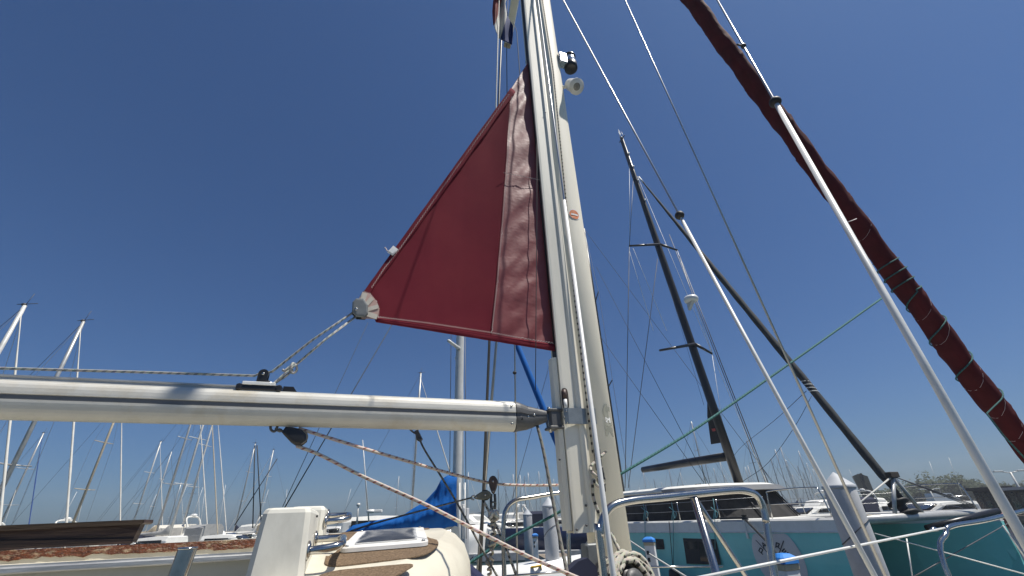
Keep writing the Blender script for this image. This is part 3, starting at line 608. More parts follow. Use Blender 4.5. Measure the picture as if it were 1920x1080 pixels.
# ---------------- standing rigging
def stay(name, b, t, rw, sleeve=None, rs=.012, stopper=None, mtw='wire', over=0.0):
    """wire b->t with optional white sleeve from b to fraction and a rubber stopper ball"""
    g = MB(); g.tube([b, t], rw, 8); o = g.build(name, mtw, boat)
    if sleeve: g = MB(); g.tube([b, b.lerp(t, sleeve)], rs, 12); g.build('sleeve', 'pvc_white', o)
    if stopper:
        c = b.lerp(t, stopper); d = (t - b).normalized(); g = MB(); g.lathe(c, [(.008, -.020), (.020, -.017), (.026, -.006), (.026, .006), (.020, .017), (.008, .020)], 16, d); g.build('stopper_ball', 'rubber', o)
    return o
def ext_down(a, b, z):                                   # continue line a->b (downwards) to height z
    d = b - a; return b + d * ((z - b.z) / d.z)
def solve_frac(b, t, px, py):                            # fraction along b-t whose image is nearest to the pixel
    best = (1e9, 0); r = ray(px, py).normalized()
    for i in range(2001):
        q = b.lerp(t, i / 2000) - CAM; e = (q - r * q.dot(r)).length / q.length
        if e < best[0]: best = (e, i / 2000)
    return best[1]
# forward lower shroud
T = W(.05, -.08, 8.15); b0 = OP(1640, 1080, -1.05); b0 = ext_down(T, b0, 1.3)
stay('shroud', b0, T, .0060, solve_frac(b0, T, 1284, 412), .0088, solve_frac(b0, T, 1280, 401))
# upper shroud to the spreader
T = atD(1172, 0, 3.0); b0 = atY(1660, 1080, 2.2); d = (T - b0); T2 = T + d * .6
stay('shroud', ext_down(T, b0, 1.3), T2, .0065, mtw='wire')
# cap shroud nearest the camera, thick sleeve
T = W(-.04, -1.15, ZS); b0 = OP(1920, 1012, -1.62); tt = OP(1345, 0, -1.30)
dd = (tt - b0); b1 = ext_down(tt, b0, 1.25); t1 = tt + dd * .5
stay('shroud', b1, t1, .0058, solve_frac(b1, t1, 1457, 196), .0105, solve_frac(b1, t1, 1455, 190))
g = MB(); c = b1.lerp(t1, solve_frac(b1, t1, 1392, 88)); d = (t1 - b1).normalized(); g.lathe(c, [(.012, -.012), (.014, 0), (.012, .012)], 10, d); g.tube([c, c - Bv * .05 - UP * .01], .005, 6); g.build('clip', 'rubber', boat)
# aft lower shroud in front of the mast
T = W(-.02, -.08, 8.1); b0 = atY(1150, 1080, 1.15); b0 = ext_down(T, b0, 1.25)
stay('shroud', b0, T, .004, solve_frac(b0, T, 1067, 375), .0068)
# port shrouds
wireline('shroud', ext_down(OP(912, 640, 1.45), OP(904, 905, 1.5), 1.3), W(-.1, .3, 11), .012, 'wire_dark')
T = W(-.06, 1.10, 8.0); b0 = OP(895, 1080, 1.5); wireline('shroud', ext_down(OP(934, 600, 1.4), b0, 1.3), OP(934, 600, 1.4) + (OP(934, 600, 1.4) - b0) * 1.6, .013, 'wire')
o = wireline('shroud', ext_down(OP(965, 640, 1.35), OP(970, 1080, 1.5), 1.3), OP(965, 640, 1.35) + (OP(965, 640, 1.35) - OP(970, 1080, 1.5)) * 1.5, .0075, 'wire')
g = MB(); g.lathe(OP(965, 699, 1.36), [(.006, -.016), (.016, -.01), (.02, 0), (.016, .01), (.006, .016)], 12); g.build('stopper_ball', 'rubber', o)
# forestay inside the furled genoa
fa = OP(1299, 0, 0); fb = OP(1905, 812, 0); fdir = (fb - fa)
FT = fa - fdir * 1.1; FBt = ext_down(fa, fb, 1.75)
wireline('forestay', FT, FBt, .009, 'wire')
g = MB(); g.lathe(FBt, [(.09, 0), (.11, .02), (.05, .03), (.05, .12), (.11, .13), (.09, .15)], 18, (FT - FBt)); g.build('furling_drum', 'black_plastic', boat)
g = MB(); g.tube([FBt, FBt + (FBt - FT).normalized() * .1, W(toL(FBt)[0] + .10, 0, 1.36)], .014, 8); g.build('stay_link', 'stainless', boat)

# ================================================================== SAIL
SB0 = (bR.x, bR.y); SBd = (bax.x, bax.y); sn = Vector((bax.y, -bax.x, 0)).normalized()      # sail normal, towards camera
def SPt(px, py, off=0.0): return onPlane(px, py, SB0, SBd) + sn * off
def pl_at(pts, t):
    n = len(pts) - 1; k = min(int(t * n), n - 1); f = t * n - k; return (pts[k][0] * (1 - f) + pts[k + 1][0] * f, pts[k][1] * (1 - f) + pts[k + 1][1] * f)
sail = thing('mainsail', SPt(1040, 655), 'dark red triangular corner of a mainsail rolled into the mast, tied to the boom', 'sail')
LE = [(958, 165), (903, 240.5), (848, 317), (792, 394), (737, 470), (681, 548)]                # leech
SE = [(957, 168), (953, 230), (947, 330), (938, 440), (930, 530), (920, 637)]                  # seam
LU = [(996, 108), (1000, 200), (1008, 320), (1018, 430), (1029, 545), (1041, 657)]             # luff
FO = [(705, 604), (1041, 657)]
def main_fn(u, v):                                        # v down, u leech->seam
    a = pl_at(LE, v); b = pl_at(SE, v)
    if v > .93: pass
    # lower edge runs from the clew cut to the seam foot
    x = a[0] * (1 - u) + b[0] * u; y = a[1] * (1 - u) + b[1] * u
    if v > .55:                                            # bend rows so that the last one follows the foot
        k = (v - .55) / .45; fx = 705 * (1 - u) + 920 * u if u > 0 else 681; fy = 604 + (636.5 - 604) * u if u > 0 else 548
        if u == 0: fx, fy = a
        x2 = a[0] * (1 - u) + b[0] * u; y2 = a[1] * (1 - u) + b[1] * u
        fx = 681 + (705 - 681) * min(1, u / .1) if u < .1 else 705 + (920 - 705) * (u - .1) / .9
        fy = 548 + (604 - 548) * min(1, u / .1) if u < .1 else 604 + (637 - 604) * (u - .1) / .9
        x = x2 * (1 - k * k) + fx * k * k; y = y2 * (1 - k * k) + fy * k * k
    bel = -.035 * math.sin(math.pi * min(1, u)) * math.sin(math.pi * min(1, v * 1.05))
    wr = .003 * noise.noise(Vector((x * .015, y * .006, 1))) + .0015 * noise.noise(Vector((x * .05, y * .012, 5)))
    edge = .002 * math.exp(-u * 14) * math.sin(v * 60 + 2 * math.sin(v * 13))
    return SPt(x, y, bel + wr + edge)
g = MB(); g.grid(main_fn, 60, 70); g.build('panel', 'sail_red', sail, solid=.004)
def wrinkle(x, y):
    q = (x * .72 + y * .70); r_ = (x * .70 - y * .72)
    top = max(0, min(1, (340 - y) / 200)); w_ = .016 * noise.noise(Vector((q * .045, r_ * .007, 3))) * (1 + .8 * top)
    q2 = x * .25 + y * .97; w_ += .006 * noise.noise(Vector((x * .010, q2 * .034, 8))) + .0022 * abs(noise.noise(Vector((x * .03, y * .05, 2)))) + .0010 * noise.noise(Vector((x * .09, y * .09, 4)))
    cr = abs(((x - 985) * .86 + (y - 520) * .5)); w_ += .006 * math.exp(-(cr / 14) ** 2) * (1 if y > 430 else 0)
    return w_
def luff_fn(u, v):
    a = (996, 108) if v == 0 else None
    top = [(995, 109), (957, 168)]
    if v < .12: k = v / .12; a = (995 * (1 - k) + 957 * k, 109 * (1 - k) + 168 * k)
    else: a = pl_at(SE, (v - .12) / .88)
    b = pl_at(LU, v); x = a[0] * (1 - u) + b[0] * u; y = a[1] * (1 - u) + b[1] * u
    fade = math.sin(math.pi * u) ** .5 if 0 < u < 1 else 0
    return SPt(x, y, -.006 + wrinkle(x, y) * fade)
g = MB(); g.grid(luff_fn, 56, 150); g.build('luff_panel', 'sail_luff', sail, solid=.003)
def zigzag(name, pxs, amp, step, r, off, mt='thread'):
    P = []
    for i in range(len(pxs) - 1):
        a, b = pxs[i], pxs[i + 1]; L = math.hypot(b[0] - a[0], b[1] - a[1]); k = max(1, int(L / step)); nx, ny = -(b[1] - a[1]) / L, (b[0] - a[0]) / L
        for j in range(k): t = j / k; s_ = amp if (j % 2) else -amp; P.append((a[0] + (b[0] - a[0]) * t + nx * s_, a[1] + (b[1] - a[1]) * t + ny * s_))
    g = MB(); g.tube([SPt(x, y, off(x, y) if callable(off) else off) for x, y in P], r, 4, smooth=False); return g.build(name, mt, sail)
bel_off = lambda x, y: .004 + .012 * 0
zigzag('seam_stitching', [(960, 168), (955, 235), (949, 330), (940, 440), (932, 530), (922, 620), (920, 628)], 1.2, 2.4, .0017, .008)
zigzag('leech_stitching', [(954, 178), (880, 282), (815, 374), (752, 464), (720, 505), (695, 543)], 1.0, 2.6, .0017, .010)
zigzag('foot_stitching', [(708, 596), (800, 607), (920, 625), (980, 636), (1038, 645)], 1.3, 2.4, .0017, .014)
zigzag('cross_stitching', [(942, 327), (975, 333), (1012, 341)], .6, 2.2, .0016, .020)
zigzag('clew_stitching', [(683, 548), (694, 552), (706, 567), (711, 580), (709, 600)], .8, 2.0, .0010, .010)
def foot_fn(u, v):
    x = 707 + (1040 - 707) * u; y = (596 + 49.5 * u) + v * (8 + 5 * u) ; y = y + 1
    return SPt(x, y, .006 + .004 * math.sin(math.pi * v) + .004 * noise.noise(Vector((x * .07, v * 2, 6))) * v)
g = MB(); g.grid(foot_fn, 80, 6); g.build('foot_hem', 'sail_red', sail, solid=.003)
def leech_fn(u, v):
    a = pl_at([(958, 166), (681, 549)], u); x = a[0] + v * 8; y = a[1] + v * 8 + (1 * math.sin(u * 40)) * v
    return SPt(x, y, .006 + .003 * math.sin(math.pi * v) + .003 * noise.noise(Vector((x * .05, y * .05, v * 2))) * (1 - v))
g = MB(); g.grid(leech_fn, 80, 5); g.build('leech_hem', 'sail_red', sail, solid=.003)
# clew patch, webbing straps, clew block
g = MB(); g.prism([SPt(x, y, .012) for x, y in ((680, 549), (694, 553), (706, 567), (711, 582), (706, 600), (678, 599), (672, 580), (674, 560))], sn * .003); cp_ = g.build('clew_patch', 'webbing_pink', sail)
for (x0, y0, x1, y1, w_) in ((684, 552, 678, 572, 5), (698, 561, 684, 577, 4), (709, 577, 688, 583, 3.6), (707, 597, 686, 590, 4.5)):
    L = math.hypot(x1 - x0, y1 - y0); nx, ny = -(y1 - y0) / L * w_, (x1 - x0) / L * w_
    g = MB(); g.prism([SPt(x, y, .0165) for x, y in ((x0 - nx, y0 - ny), (x1 - nx, y1 - ny), (x1 + nx, y1 + ny), (x0 + nx, y0 + ny))], sn * .003); g.build('webbing_strap', 'webbing', cp_)
ck = [(661, 570), (668, 563), (682, 563), (690, 575), (690, 592), (684, 598), (668, 597), (660, 588)]
g = MB(); g.prism([SPt(x, y, .018) for x, y in ck], sn * .006)
g.loft([[SPt(675 + (x - 675) * k, 581 + (y - 581) * k, o) for x, y in ck] for k, o in ((1.0, .024), (.9, .029), (.75, .0305))], cap=True, smooth=False); cb_ = g.build('clew_block', 'grey_plastic', sail)
g = MB(); g.prism([SPt(x, y, -.014) for x, y in ck], sn * .010); g.build('block_back', 'black_plastic', sail)
g = MB(); g.lathe(SPt(668, 584, .030), [(.009, 0), (.009, .003), (.005, .006)], 12, sn); g.build('rivet', 'stainless', cb_)
# white tag on the leech
g = MB(); g.prism([SPt(x, y, .016) for x, y in ((737, 464), (746, 471), (736, 482), (726, 476))], sn * .006); tg = g.build('leech_tag', 'white_tag', sail)
g = MB(); g.prism([SPt(x, y, .0225) for x, y in ((735, 468), (742, 473), (736, 480), (729, 475))], sn * .004); g.build('tag_flap', 'white_tag', tg)
g = MB(); g.tube(curve([SPt(729, 475, .02), SPt(725, 473, .022), SPt(723, 469, .02), SPt(721, 467, .02)], 4), .0035, 6); g.build('tag_string', 'thread', tg)
# batten line seen on the luff panel: thin dark halyard hanging in front of the sail
tag(MB().tube([SPt(1004.5, 126, .035), SPt(1003.5, 400, .035), SPt(1001, 652, .035), SPt(999, 735, .045)], .0025, 6).build('flag_halyard', 'line_dark'), 'thin black vertical line hanging close in front of the red sail beside the mast', 'line')

# ================================================================== FLAG
fl = thing('flag', OP(940, 60, .62), 'faded red, white and blue flag hanging below the cream spreader', 'flag')
def flagband(name, mt, L, Rr):
    def fn(u, v):
        a = pl_at(L, v); b = pl_at(Rr, v); x = a[0] * (1 - u) + b[0] * u; y = a[1] * (1 - u) + b[1] * u
        return OP(x, y, .62 + .03 * math.sin(x * .35) + .02 * math.sin(y * .09 + x * .1))
    g = MB(); g.grid(fn, 10, 24); g.build(name, mt, fl, solid=.003)
flagband('red_stripe', 'flag_red', [(940, -60), (928, -20), (925, 0), (923, 22), (925, 48)], [(955, -60), (947, -20), (941, 0), (936, 22), (929, 42)])
flagband('white_stripe', 'flag_white', [(955, -60), (947, -20), (941, 0), (935, 24), (926, 50), (936, 72)], [(975, -60), (960, -20), (947, 5), (951, 29), (945, 51), (937, 74)])
flagband('blue_stripe', 'flag_blue', [(951, 30), (948, 41), (944, 52), (938, 74)], [(953, 32), (962, 48), (962, 65), (960, 84)])
def rope(name, pts, r, mt, label, n=8, cat='rope', group=None):
    g = MB(); g.tube(pts, r, n); o = g.build(name, mt); return tag(o, label, cat, group)
rope('halyard', [OP(937, -40, .60), OP(930, 196, .58), OP(925, 420, .55)], .0065, 'rope_white', 'white braided flag halyard running down past the flag behind the red sail', cat='line')
rope('thin_line', [OP(953, -30, 1.14), OP(950, 100, 1.14), OP(951, 200, 1.14)], .005, 'line_dark', 'thin dark wire hanging straight from the tip of the cream spreader', cat='line')
rope('thin_line', [OP(962, 40, .9), OP(969, 60, .9), OP(974, 130, .9), OP(985, 250, .9)], .005, 'line_dark', 'thin dark line between the spreader and the mast above the sail', cat='line')
rope('mast_wire', [OP(990, -40, .12), OP(985, 60, .12), OP(986, 120, .12)], .004, 'line_dark', 'thin dark wire close behind the mast at the head of the sail', cat='line')

# ================================================================== FURLED GENOA
gn = thing('furled_genoa', FBt, 'dark red headsail furled tightly round its forestay at the right', 'sail')
axg = (FBt - FT).normalized(); gu = axg.orthogonal().normalized(); gv = axg.cross(gu)
Lg = (FBt - FT).length
def frac_px(px, py): return solve_frac(FT, FBt, px, py)
def grad(t):                                               # furled radius along the stay
    y = t
    return .112 - .012 * t if t < .9 else .101 - .04 * (t - .9) / .1
def gsag(t): return FT.lerp(FBt, t) - (UP - axg * axg.z).normalized() * .045 * 4 * max(0, (t - .35) / .65) * (1 - max(0, (t - .35) / .65))
def gen_fn(u, v):
    t = .10 + .87 * u; a = 2 * math.pi * v; d = t * Lg
    ph = a - d * 5.2; r_ = grad(t) * (1 + .02 * math.sin(d * .9))
    r_ += .015 * (((ph / (2 * math.pi)) % 1.0) ** 3 - .3) + .007 * math.sin(2 * ph + 3 * noise.noise(Vector((d * .6, 0, 0)))) + .004 * noise.noise(Vector((math.cos(a) * 1.2, math.sin(a) * 1.2, d * 2.2))) + .007 * noise.noise(Vector((math.cos(a) * 3, math.sin(a) * 3, d * 9)))
    return gsag(t) + (gu * math.cos(a) + gv * math.sin(a)) * r_
g = MB(); g.grid(gen_fn, 420, 28); g.build('cloth', 'genoa_red', gn)
for px, py in ((1690, 590), (1725, 632), (1795, 712), (1840, 760), (1872, 800), (1600, 440)):
    t = frac_px(px, py); g = MB(); P = []
    for k in range(15):
        a = 2 * math.pi * k / 14; tt_ = t + .0085 * math.sin(a + 1.0); u = (tt_ - .10) / .87; p_ = gen_fn(u, a / (2 * math.pi)); c = gsag(tt_); P.append(c + (p_ - c) * 1.015)
    g.tube(P, .0012, 4); g.build('stitching', 'thread', gn)
# teal rope wound on the genoa and led across
def wrap(px0, py0, px1, py1, turns, a0, n=None):
    t0, t1 = frac_px(px0, py0), frac_px(px1, py1); n = n or int(turns * 24) + 2; P = []
    for k in range(n):
        f = k / (n - 1); t = t0 + (t1 - t0) * f; a = a0 + 2 * math.pi * turns * f; c = gsag(t); p_ = gen_fn((t - .10) / .87, (a / (2 * math.pi)) % 1.0); P.append(c + (p_ - c).normalized() * ((p_ - c).length + .011))
    return P
wr = wrap(1655, 487, 1700, 552, 3.6, 2.0) + wrap(1702, 556, 1860, 752, 3.0, 2.0 + 3.6 * 2 * math.pi)
end = wr[-1]; tail = [end, OP(1862, 800, -.05), OP(1900, 838, -.10), OP(1960, 900, -.15)]
rope('headsail_sheet', wr + [OP(1850, 775, -.09), OP(1880, 815, -.1), OP(1960, 900, -.12)], .0065, 'rope_teal', 'teal rope wound round the furled red headsail', n=8)
rope('sheet_line', curve([OP(1655, 558, .02), OP(1500, 668, .10), OP(1310, 800, .22), OP(1162, 890, .32), OP(1047, 961, .55), OP(945, 1015, .75), OP(840, 1082, .9)], 6), .0085, 'rope_teal', 'long straight teal rope running from the red headsail down behind the mast', n=8)
rope('tie_line', [OP(1606, 410, -.12), OP(1596, 414, -.15), OP(1590, 416, -.16)], .004, 'thread', 'tiny white reef tie on the furled red headsail', cat='tie')

# ================================================================== RUNNING RIGGING
# outhaul: along the boom to the turning block, up to the clew, back to the car
c = onBoomPlane(494, 704)
rope('outhaul_rope', [onBoomPlane(-300, 683), onBoomPlane(0, 690.5), onBoomPlane(240, 697), onBoomPlane(478, 704.5), onBoomPlane(489, 699), onBoomPlane(499, 699), onBoomPlane(510, 697), SPt(585, 638, .0), SPt(663, 586, .006)], .0062, 'rope_grey', 'grey flecked outhaul rope along the boom and up to the clew', n=8)
rope('outhaul_rope', [SPt(668, 594, .008), SPt(610, 638, .01), SPt(556, 685, .012)], .0062, 'rope_grey', 'lower grey rope from the clew ending in a bowline knot', n=8)
kn = curve([SPt(556, 685, .012), SPt(550, 690, .02), SPt(545, 696, .016), SPt(549, 700, .004), SPt(556, 695, .0), SPt(556, 686, .006), SPt(550, 683, .016), SPt(547, 688, .022), SPt(535, 697, .018), SPt(531, 695, .016)], 5)
rope('bowline_knot', kn, .006, 'rope_grey', 'bowline knot in the grey rope just above the boom slider', n=8, cat='knot')
rope('bowline_loop', curve([SPt(550, 690, .014), SPt(538, 700, .018), SPt(524, 712, .014), SPt(512, 722, .008), SPt(522, 714, .0), SPt(536, 705, .0), SPt(550, 694, .006)], 5), .0058, 'rope_grey', 'rope loop tying the outhaul to the boom slider', n=8)
rope('lanyard', [onBoomPlane(500, 713), onBoomPlane(513, 722)], .006, 'stainless', 'short steel shackle beside the upright block on the boom', n=8, cat='shackle')
# eye straps and big black block under the boom
st_ = thing('eye_strap', onBoomPlane(512, 800), 'steel eye strap under the boom carrying the black block', 'fitting')
g = MB(); g.tube(curve([onBoomPlane(508, 792), onBoomPlane(507.5, 804), onBoomPlane(513, 809), onBoomPlane(518.5, 805), onBoomPlane(521, 793)], 5), .006, 8); g.build('bow', 'cast_grey', st_)
g = MB(); g.tube(curve([onBoomPlane(516, 803), onBoomPlane(522, 806), onBoomPlane(528, 808), onBoomPlane(533, 809)], 4), [.005] * 4 + [.009] * 4 + [.006] * 5, 8); g.build('shackle', 'cast_grey', st_)
cB = onBoomPlane(553, 817); blk = thing('boom_block', cB, 'large black block hanging under the silver boom with pink rope through it', 'block')
outl = [(530, 813), (537, 802), (551, 803), (566, 807), (575, 816), (575, 827), (565, 835), (556, 836), (545, 829)]
for e in (-.026, .016):
    g = MB(); P0 = [onBoomPlane(x, y) + bn * e for x, y in outl]; cen = sum(P0, Vector()) / len(P0)
    g.prism(P0, bn * .012); g.loft([[cen + (p_ - cen) * k + bn * (.012 if e > 0 else 0) + bn * o for p_ in P0] for k, o in ((1, 0), (.75, .005 if e > 0 else -.005), (.5, .006 if e > 0 else -.006))], smooth=False); g.build('cheek', 'black_plastic', blk)
g = MB(); g.lathe(onBoomPlane(563, 820) - bn * .011, [(.033, 0), (.026, .007), (.026, .015), (.033, .022)], 20, bn); g.build('sheave', 'cover_tan', blk)
# pink-flecked rope: through the black block, to the wooden block and to the mast foot
rope('preventer_rope', curve([atY(1047, 909.5, 2.9), atY(985, 910, 2.85), atY(922, 906, 2.8), atY(850, 889, 2.6), onBoomPlane(720, 852), onBoomPlane(630, 825), onBoomPlane(575, 808), onBoomPlane(560, 803)], 6), .0078, 'rope_pink', 'upper pink and white flecked rope from the black block to the mast')
rope('preventer_rope', curve([onBoomPlane(556, 836), onBoomPlane(600, 853), onBoomPlane(680, 893), atY(800, 947, 2.1), atY(900, 998, 2.15), atY(990, 1043, 2.2), atY(1066, 1076, 2.2), atY(1085, 1084, 2.2)], 6), .0078, 'rope_pink', 'lower pink and white flecked rope sloping down to the foot of the mast')
wb = thing('wooden_block', atY(924, 922, 2.8), 'dark brown pear-shaped block standing upright below the pink rope', 'block')
def pear(cpx, cpy, ang, L, Wd, Y, th, parent, mt):
    ca, sa = math.cos(ang), math.sin(ang); pts = []
    for i in range(24):
        t = 2 * math.pi * i / 24; x = L * math.cos(t); y = Wd * math.sin(t) * (1.0 + .42 * math.cos(t)) / 1.25; pts.append((cpx + x * ca - y * sa, cpy + x * sa + y * ca))
    for e in (0, -.034):
        P0 = [atY(a, b, Y) + Vector((0, -1, 0)) * e for a, b in pts]; cen = sum(P0, Vector()) / 24; g = MB(); sgn = -1 if e == 0 else 1
        g.loft([[cen + (p_ - cen) * k + Vector((0, o * sgn, 0)) for p_ in P0] for k, o in ((1, 0), (1, .006), (.85, .011), (.6, .012))], smooth=False); g.build('cheek', mt, parent)
    c0 = atY(cpx + ca * L * .35, cpy + sa * L * .35, Y); g = MB(); g.lathe(c0 + Vector((0, .004, 0)), [(.028, 0), (.022, .01), (.022, .014), (.028, .026)], 16, (0, 1, 0)); g.build('sheave', 'rubber', parent)
    g = MB(); g.lathe(c0 + Vector((0, -.011, 0)), [(.007, 0), (.006, .004), (.003, .006)], 10, (0, -1, 0)); g.build('axle_pin', 'stainless', parent)
    c1 = atY(cpx - ca * L * .72, cpy - sa * L * .72, Y); g = MB(); g.lathe(c1 + Vector((0, -.010, 0)), [(.005, 0), (.004, .004), (.002, .005)], 10, (0, -1, 0)); g.build('rivet', 'stainless', parent)
pear(924.5, 909, -math.pi / 2, 17, 9.3, 2.78, .01, wb, 'tufnol')
g = MB(); g.tube(curve([atY(921, 926, 2.8), atY(920.5, 940, 2.8), atY(921, 955, 2.8)], 3), .008, 8); g.tube(curve([atY(927.5, 926, 2.8), atY(928.5, 940, 2.8), atY(928, 955, 2.8)], 3), .008, 8); g.lathe(atY(924.5, 941.5, 2.8), [(.02, -.004), (.02, .004)], 10); g.build('shackle', 'cast_grey', wb)
ob_ = thing('sheave_block', atY(900, 930, 2.75), 'olive grey teardrop block on its side beside the shrouds', 'block')
pear(904.5, 929.5, math.radians(-14), 16.5, 9.5, 2.72, .01, ob_, 'block_olive')
g = MB(); g.tube(curve([atY(890, 929, 2.75), atY(885, 931, 2.75), atY(884, 935, 2.75), atY(889, 937, 2.75)], 4), .005, 6); g.build('shackle', 'stainless', ob_)
rope('thin_rope', curve([atY(885, 933, 2.75), atY(780, 960, 2.6), atY(690, 985, 2.5), atY(640, 1003, 2.45)], 5), .0045, 'rope_dull', 'thin dull grey rope from the olive block towards the cabin', n=6)
rope('vang_rope', curve([atY(906, 938, 2.72), atY(930, 985, 2.7), atY(950, 1030, 2.65), atY(972, 1090, 2.6)], 5), .0075, 'rope_fleck', 'black flecked rope running down from the olive block', n=8)
# knotted tan rope under the wooden block
P = []
for k in range(90):
    f = k / 89; y = 950 + 130 * f; a = k * .75; w_ = 2.5 + 6 * (abs(math.sin(f * 9.5)) ** 4) * (1 if f < .8 else .4); P.append(atY(922 + 4 * math.sin(f * 5) + w_ * math.cos(a), y + w_ * .7 * math.sin(a * 1.3), 2.72 + .02 * math.sin(a)))
rope('knotted_rope', P, .0075, 'rope_tan', 'knotted tan rope hanging in lumps below the brown block', n=6)
kp = []
for k in range(40): a = k * .9; kp.append(atY(926 + 8 * math.cos(a), 965 + 7 * math.sin(a * 1.31), 2.70 + .03 * math.sin(a * .7)))
rope('rope_knot', kp, .008, 'rope_white', 'fat pale knot tied in the rope under the brown block', n=6, cat='knot')
# topping tackle under the boom with small block
tk = thing('vang_block', atY(783, 815, 2.6), 'small grey block below the boom holding a dark rope', 'block')
g = MB(); g.tube(curve([atY(766, 800, 2.55), atY(772, 808, 2.6), atY(780, 812, 2.6), atY(785, 801, 2.6)], 4), .006, 6); g.build('strop', 'wire_dark', tk)
g = MB(); g.prism([atY(x, y, 2.6) for x, y in ((777, 808), (783, 806), (791, 822), (787, 828), (781, 825))], Vector((0, .03, 0))); g.build('cheek', 'cast_grey', tk)
rope('tackle_rope', curve([atY(786, 822, 2.6), atY(797, 845, 2.6), atY(825, 890, 2.6), atY(862, 952, 2.6), atY(915, 1050, 2.55), atY(935, 1085, 2.5)], 5), .0055, 'rope_dull', 'dark rope from the small grey block slanting down across the blue cover', n=6)
rope('vang_rope', curve([atY(1007, 797, 2.45), atY(1020, 850, 2.4), atY(1048, 1000, 2.3), atY(1066, 1085, 2.2)], 4), .0085, 'rope_dull', 'dull grey rope from the gooseneck down in front of the mast extrusion', n=8)
# halyards on the mast face
rope('main_halyard', [OP(1008, -60, -.095), OP(1037, 130, -.095), OP(1064, 400, -.095), OP(1078, 560, -.095), OP(1098, 730, -.097), OP(1112, 850, -.10)], .0068, 'rope_fleck', 'black flecked halyard running down the near face of the mast', n=8)
rope('halyard_coil', curve([W(.03, -.13, 2.50), OP(1108, 875, -.13), OP(1115, 890, -.17), OP(1126, 897, -.16), OP(1132, 905, -.14), OP(1122, 912, -.17), OP(1112, 900, -.16), OP(1111, 915, -.15), OP(1113, 935, -.14), OP(1122, 960, -.14), OP(1130, 975, -.14)], 6), .0085, 'rope_fleck', 'flecked halyard looped on the black mast cleat', n=8)
rope('halyard_fall', curve([OP(1146, 1000, -.16), OP(1158, 1025, -.2), OP(1172, 1050, -.25)], 4), .0085, 'rope_fleck', 'flecked halyard leading down to the winch coil', n=8)
# winch with coil
wc = OP(1187, 1090, -.34); wx = (-Pv * .9 + UP * .25 + Bv * .1).normalized()
wn = thing('mast_winch', wc, 'black mast winch wrapped in cream rope at the foot of the mast', 'winch')
g = MB(); g.lathe(wc - wx * .16, [(.12, 0), (.12, .03), (.075, .05), (.065, .10), (.065, .14), (.07, .15), (.05, .165), (.04, .17)], 24, wx); g.build('drum', 'black_plastic', wn)
g = MB(); g.lathe(wc + wx * .012, [(.045, 0), (.045, .012), (.02, .015)], 20, wx); g.build('top_cap', 'cast_grey', wn)
o1 = wx.orthogonal().normalized(); o2 = wx.cross(o1); P = []
for k in range(230):
    a = k * 2 * math.pi / 26; f = k / 230; r_ = (.112 - .012 * math.sin(f * 5) if f < .55 else .112 - .04 * (f - .55) / .45) + .005 * math.sin(k * 1.1) + .004 * math.sin(k * .37); P.append(wc - wx * (.115 - .125 * min(1, f / .6) - .004 * math.sin(k * .8)) + (o1 * math.cos(a) + o2 * math.sin(a)) * r_)
rope('winch_rope', P, .012, 'rope_fleck', 'cream rope with black flecks wound thickly on the mast winch', n=8, cat='rope')
g = MB(); P0 = [OP(x, y, -.25) for x, y in ((1075, 1085), (1066, 1070), (1085, 1052), (1102, 1046), (1118, 1062), (1124, 1090))]
g.prism(P0, Pv * .05); tag(g.build('winch_cover', 'cover_navy'), 'crumpled dark canvas pouch at the mast foot where the pink rope ends', 'pouch')
# navy canvas on the side deck
def nav(u, v):
    a = pl_at([(862, 1040), (930, 1100)], u); x = a[0] - 30 * v * (1 - u * .3); y = a[1] + 70 * v; return atY(x, y, 3.1 - .4 * v + .02 * math.sin(u * 9 + v * 4))
g = MB(); g.grid(nav, 14, 14); o = g.build('canvas_cover', 'navy_canvas', solid=.004); tag(o, 'navy canvas stretched beside the cabin corner', 'canvas')

# ================================================================== DOCK, PILES, PEDESTALS
dk = thing('walkway', (2.6, 14, 0.3), 'timber plank walkway leading away between the moored boats', 'dock')
wa = Vector((3.75, 5.6, 0)); wb_ = Vector((1.45, 27, 0)); wd_ = (wb_ - wa).normalized(); wn_ = Vector((wd_.y, -wd_.x, 0)); wl = (wb_ - wa).length; wrz = math.atan2(wn_.y, wn_.x)
g = MB(); g.frame((wa + wb_) / 2 + UP * .23, wd_, wn_, UP, wl / 2, .68, .20); g.build('float', 'concrete', dk)
me = [MB().box((0, 0, 0), (.74, .125, .022), 0, .004).mesh('plank', 'plank'), MB().box((0, 0, 0), (.745, .125, .022), 0, .004).mesh('plank', 'plank_b')]
npl = int(wl / .262)
for k in range(npl):
    o = bpy.data.objects.new('plank', me[0 if random.random() < .6 else 1]); COL.objects.link(o); o.parent = dk
    o.location = wa + wd_ * (.13 + k * .262) + UP * (.455 + random.uniform(-.003, .003)) - dk.location; o.rotation_euler = (0, 0, wrz + random.uniform(-.004, .004))
fp = thing('finger_pier', W(-1, -2.75, 0.3), 'floating finger pier alongside the cream yacht', 'dock')
g = MB(); g.frame(W(-1, -2.75, .25), Bv, Pv, UP, 6, .55, .25, .02); g.build('float', 'concrete', fp)
pontoon = thing('pontoon', (-8, 31, .25), 'long grey pontoon across the marina behind the near boats', 'dock')
g = MB(); g.box((-8, 31, .25), (34, 1.1, .22), R(-4), .03); g.build('float', 'concrete', pontoon)
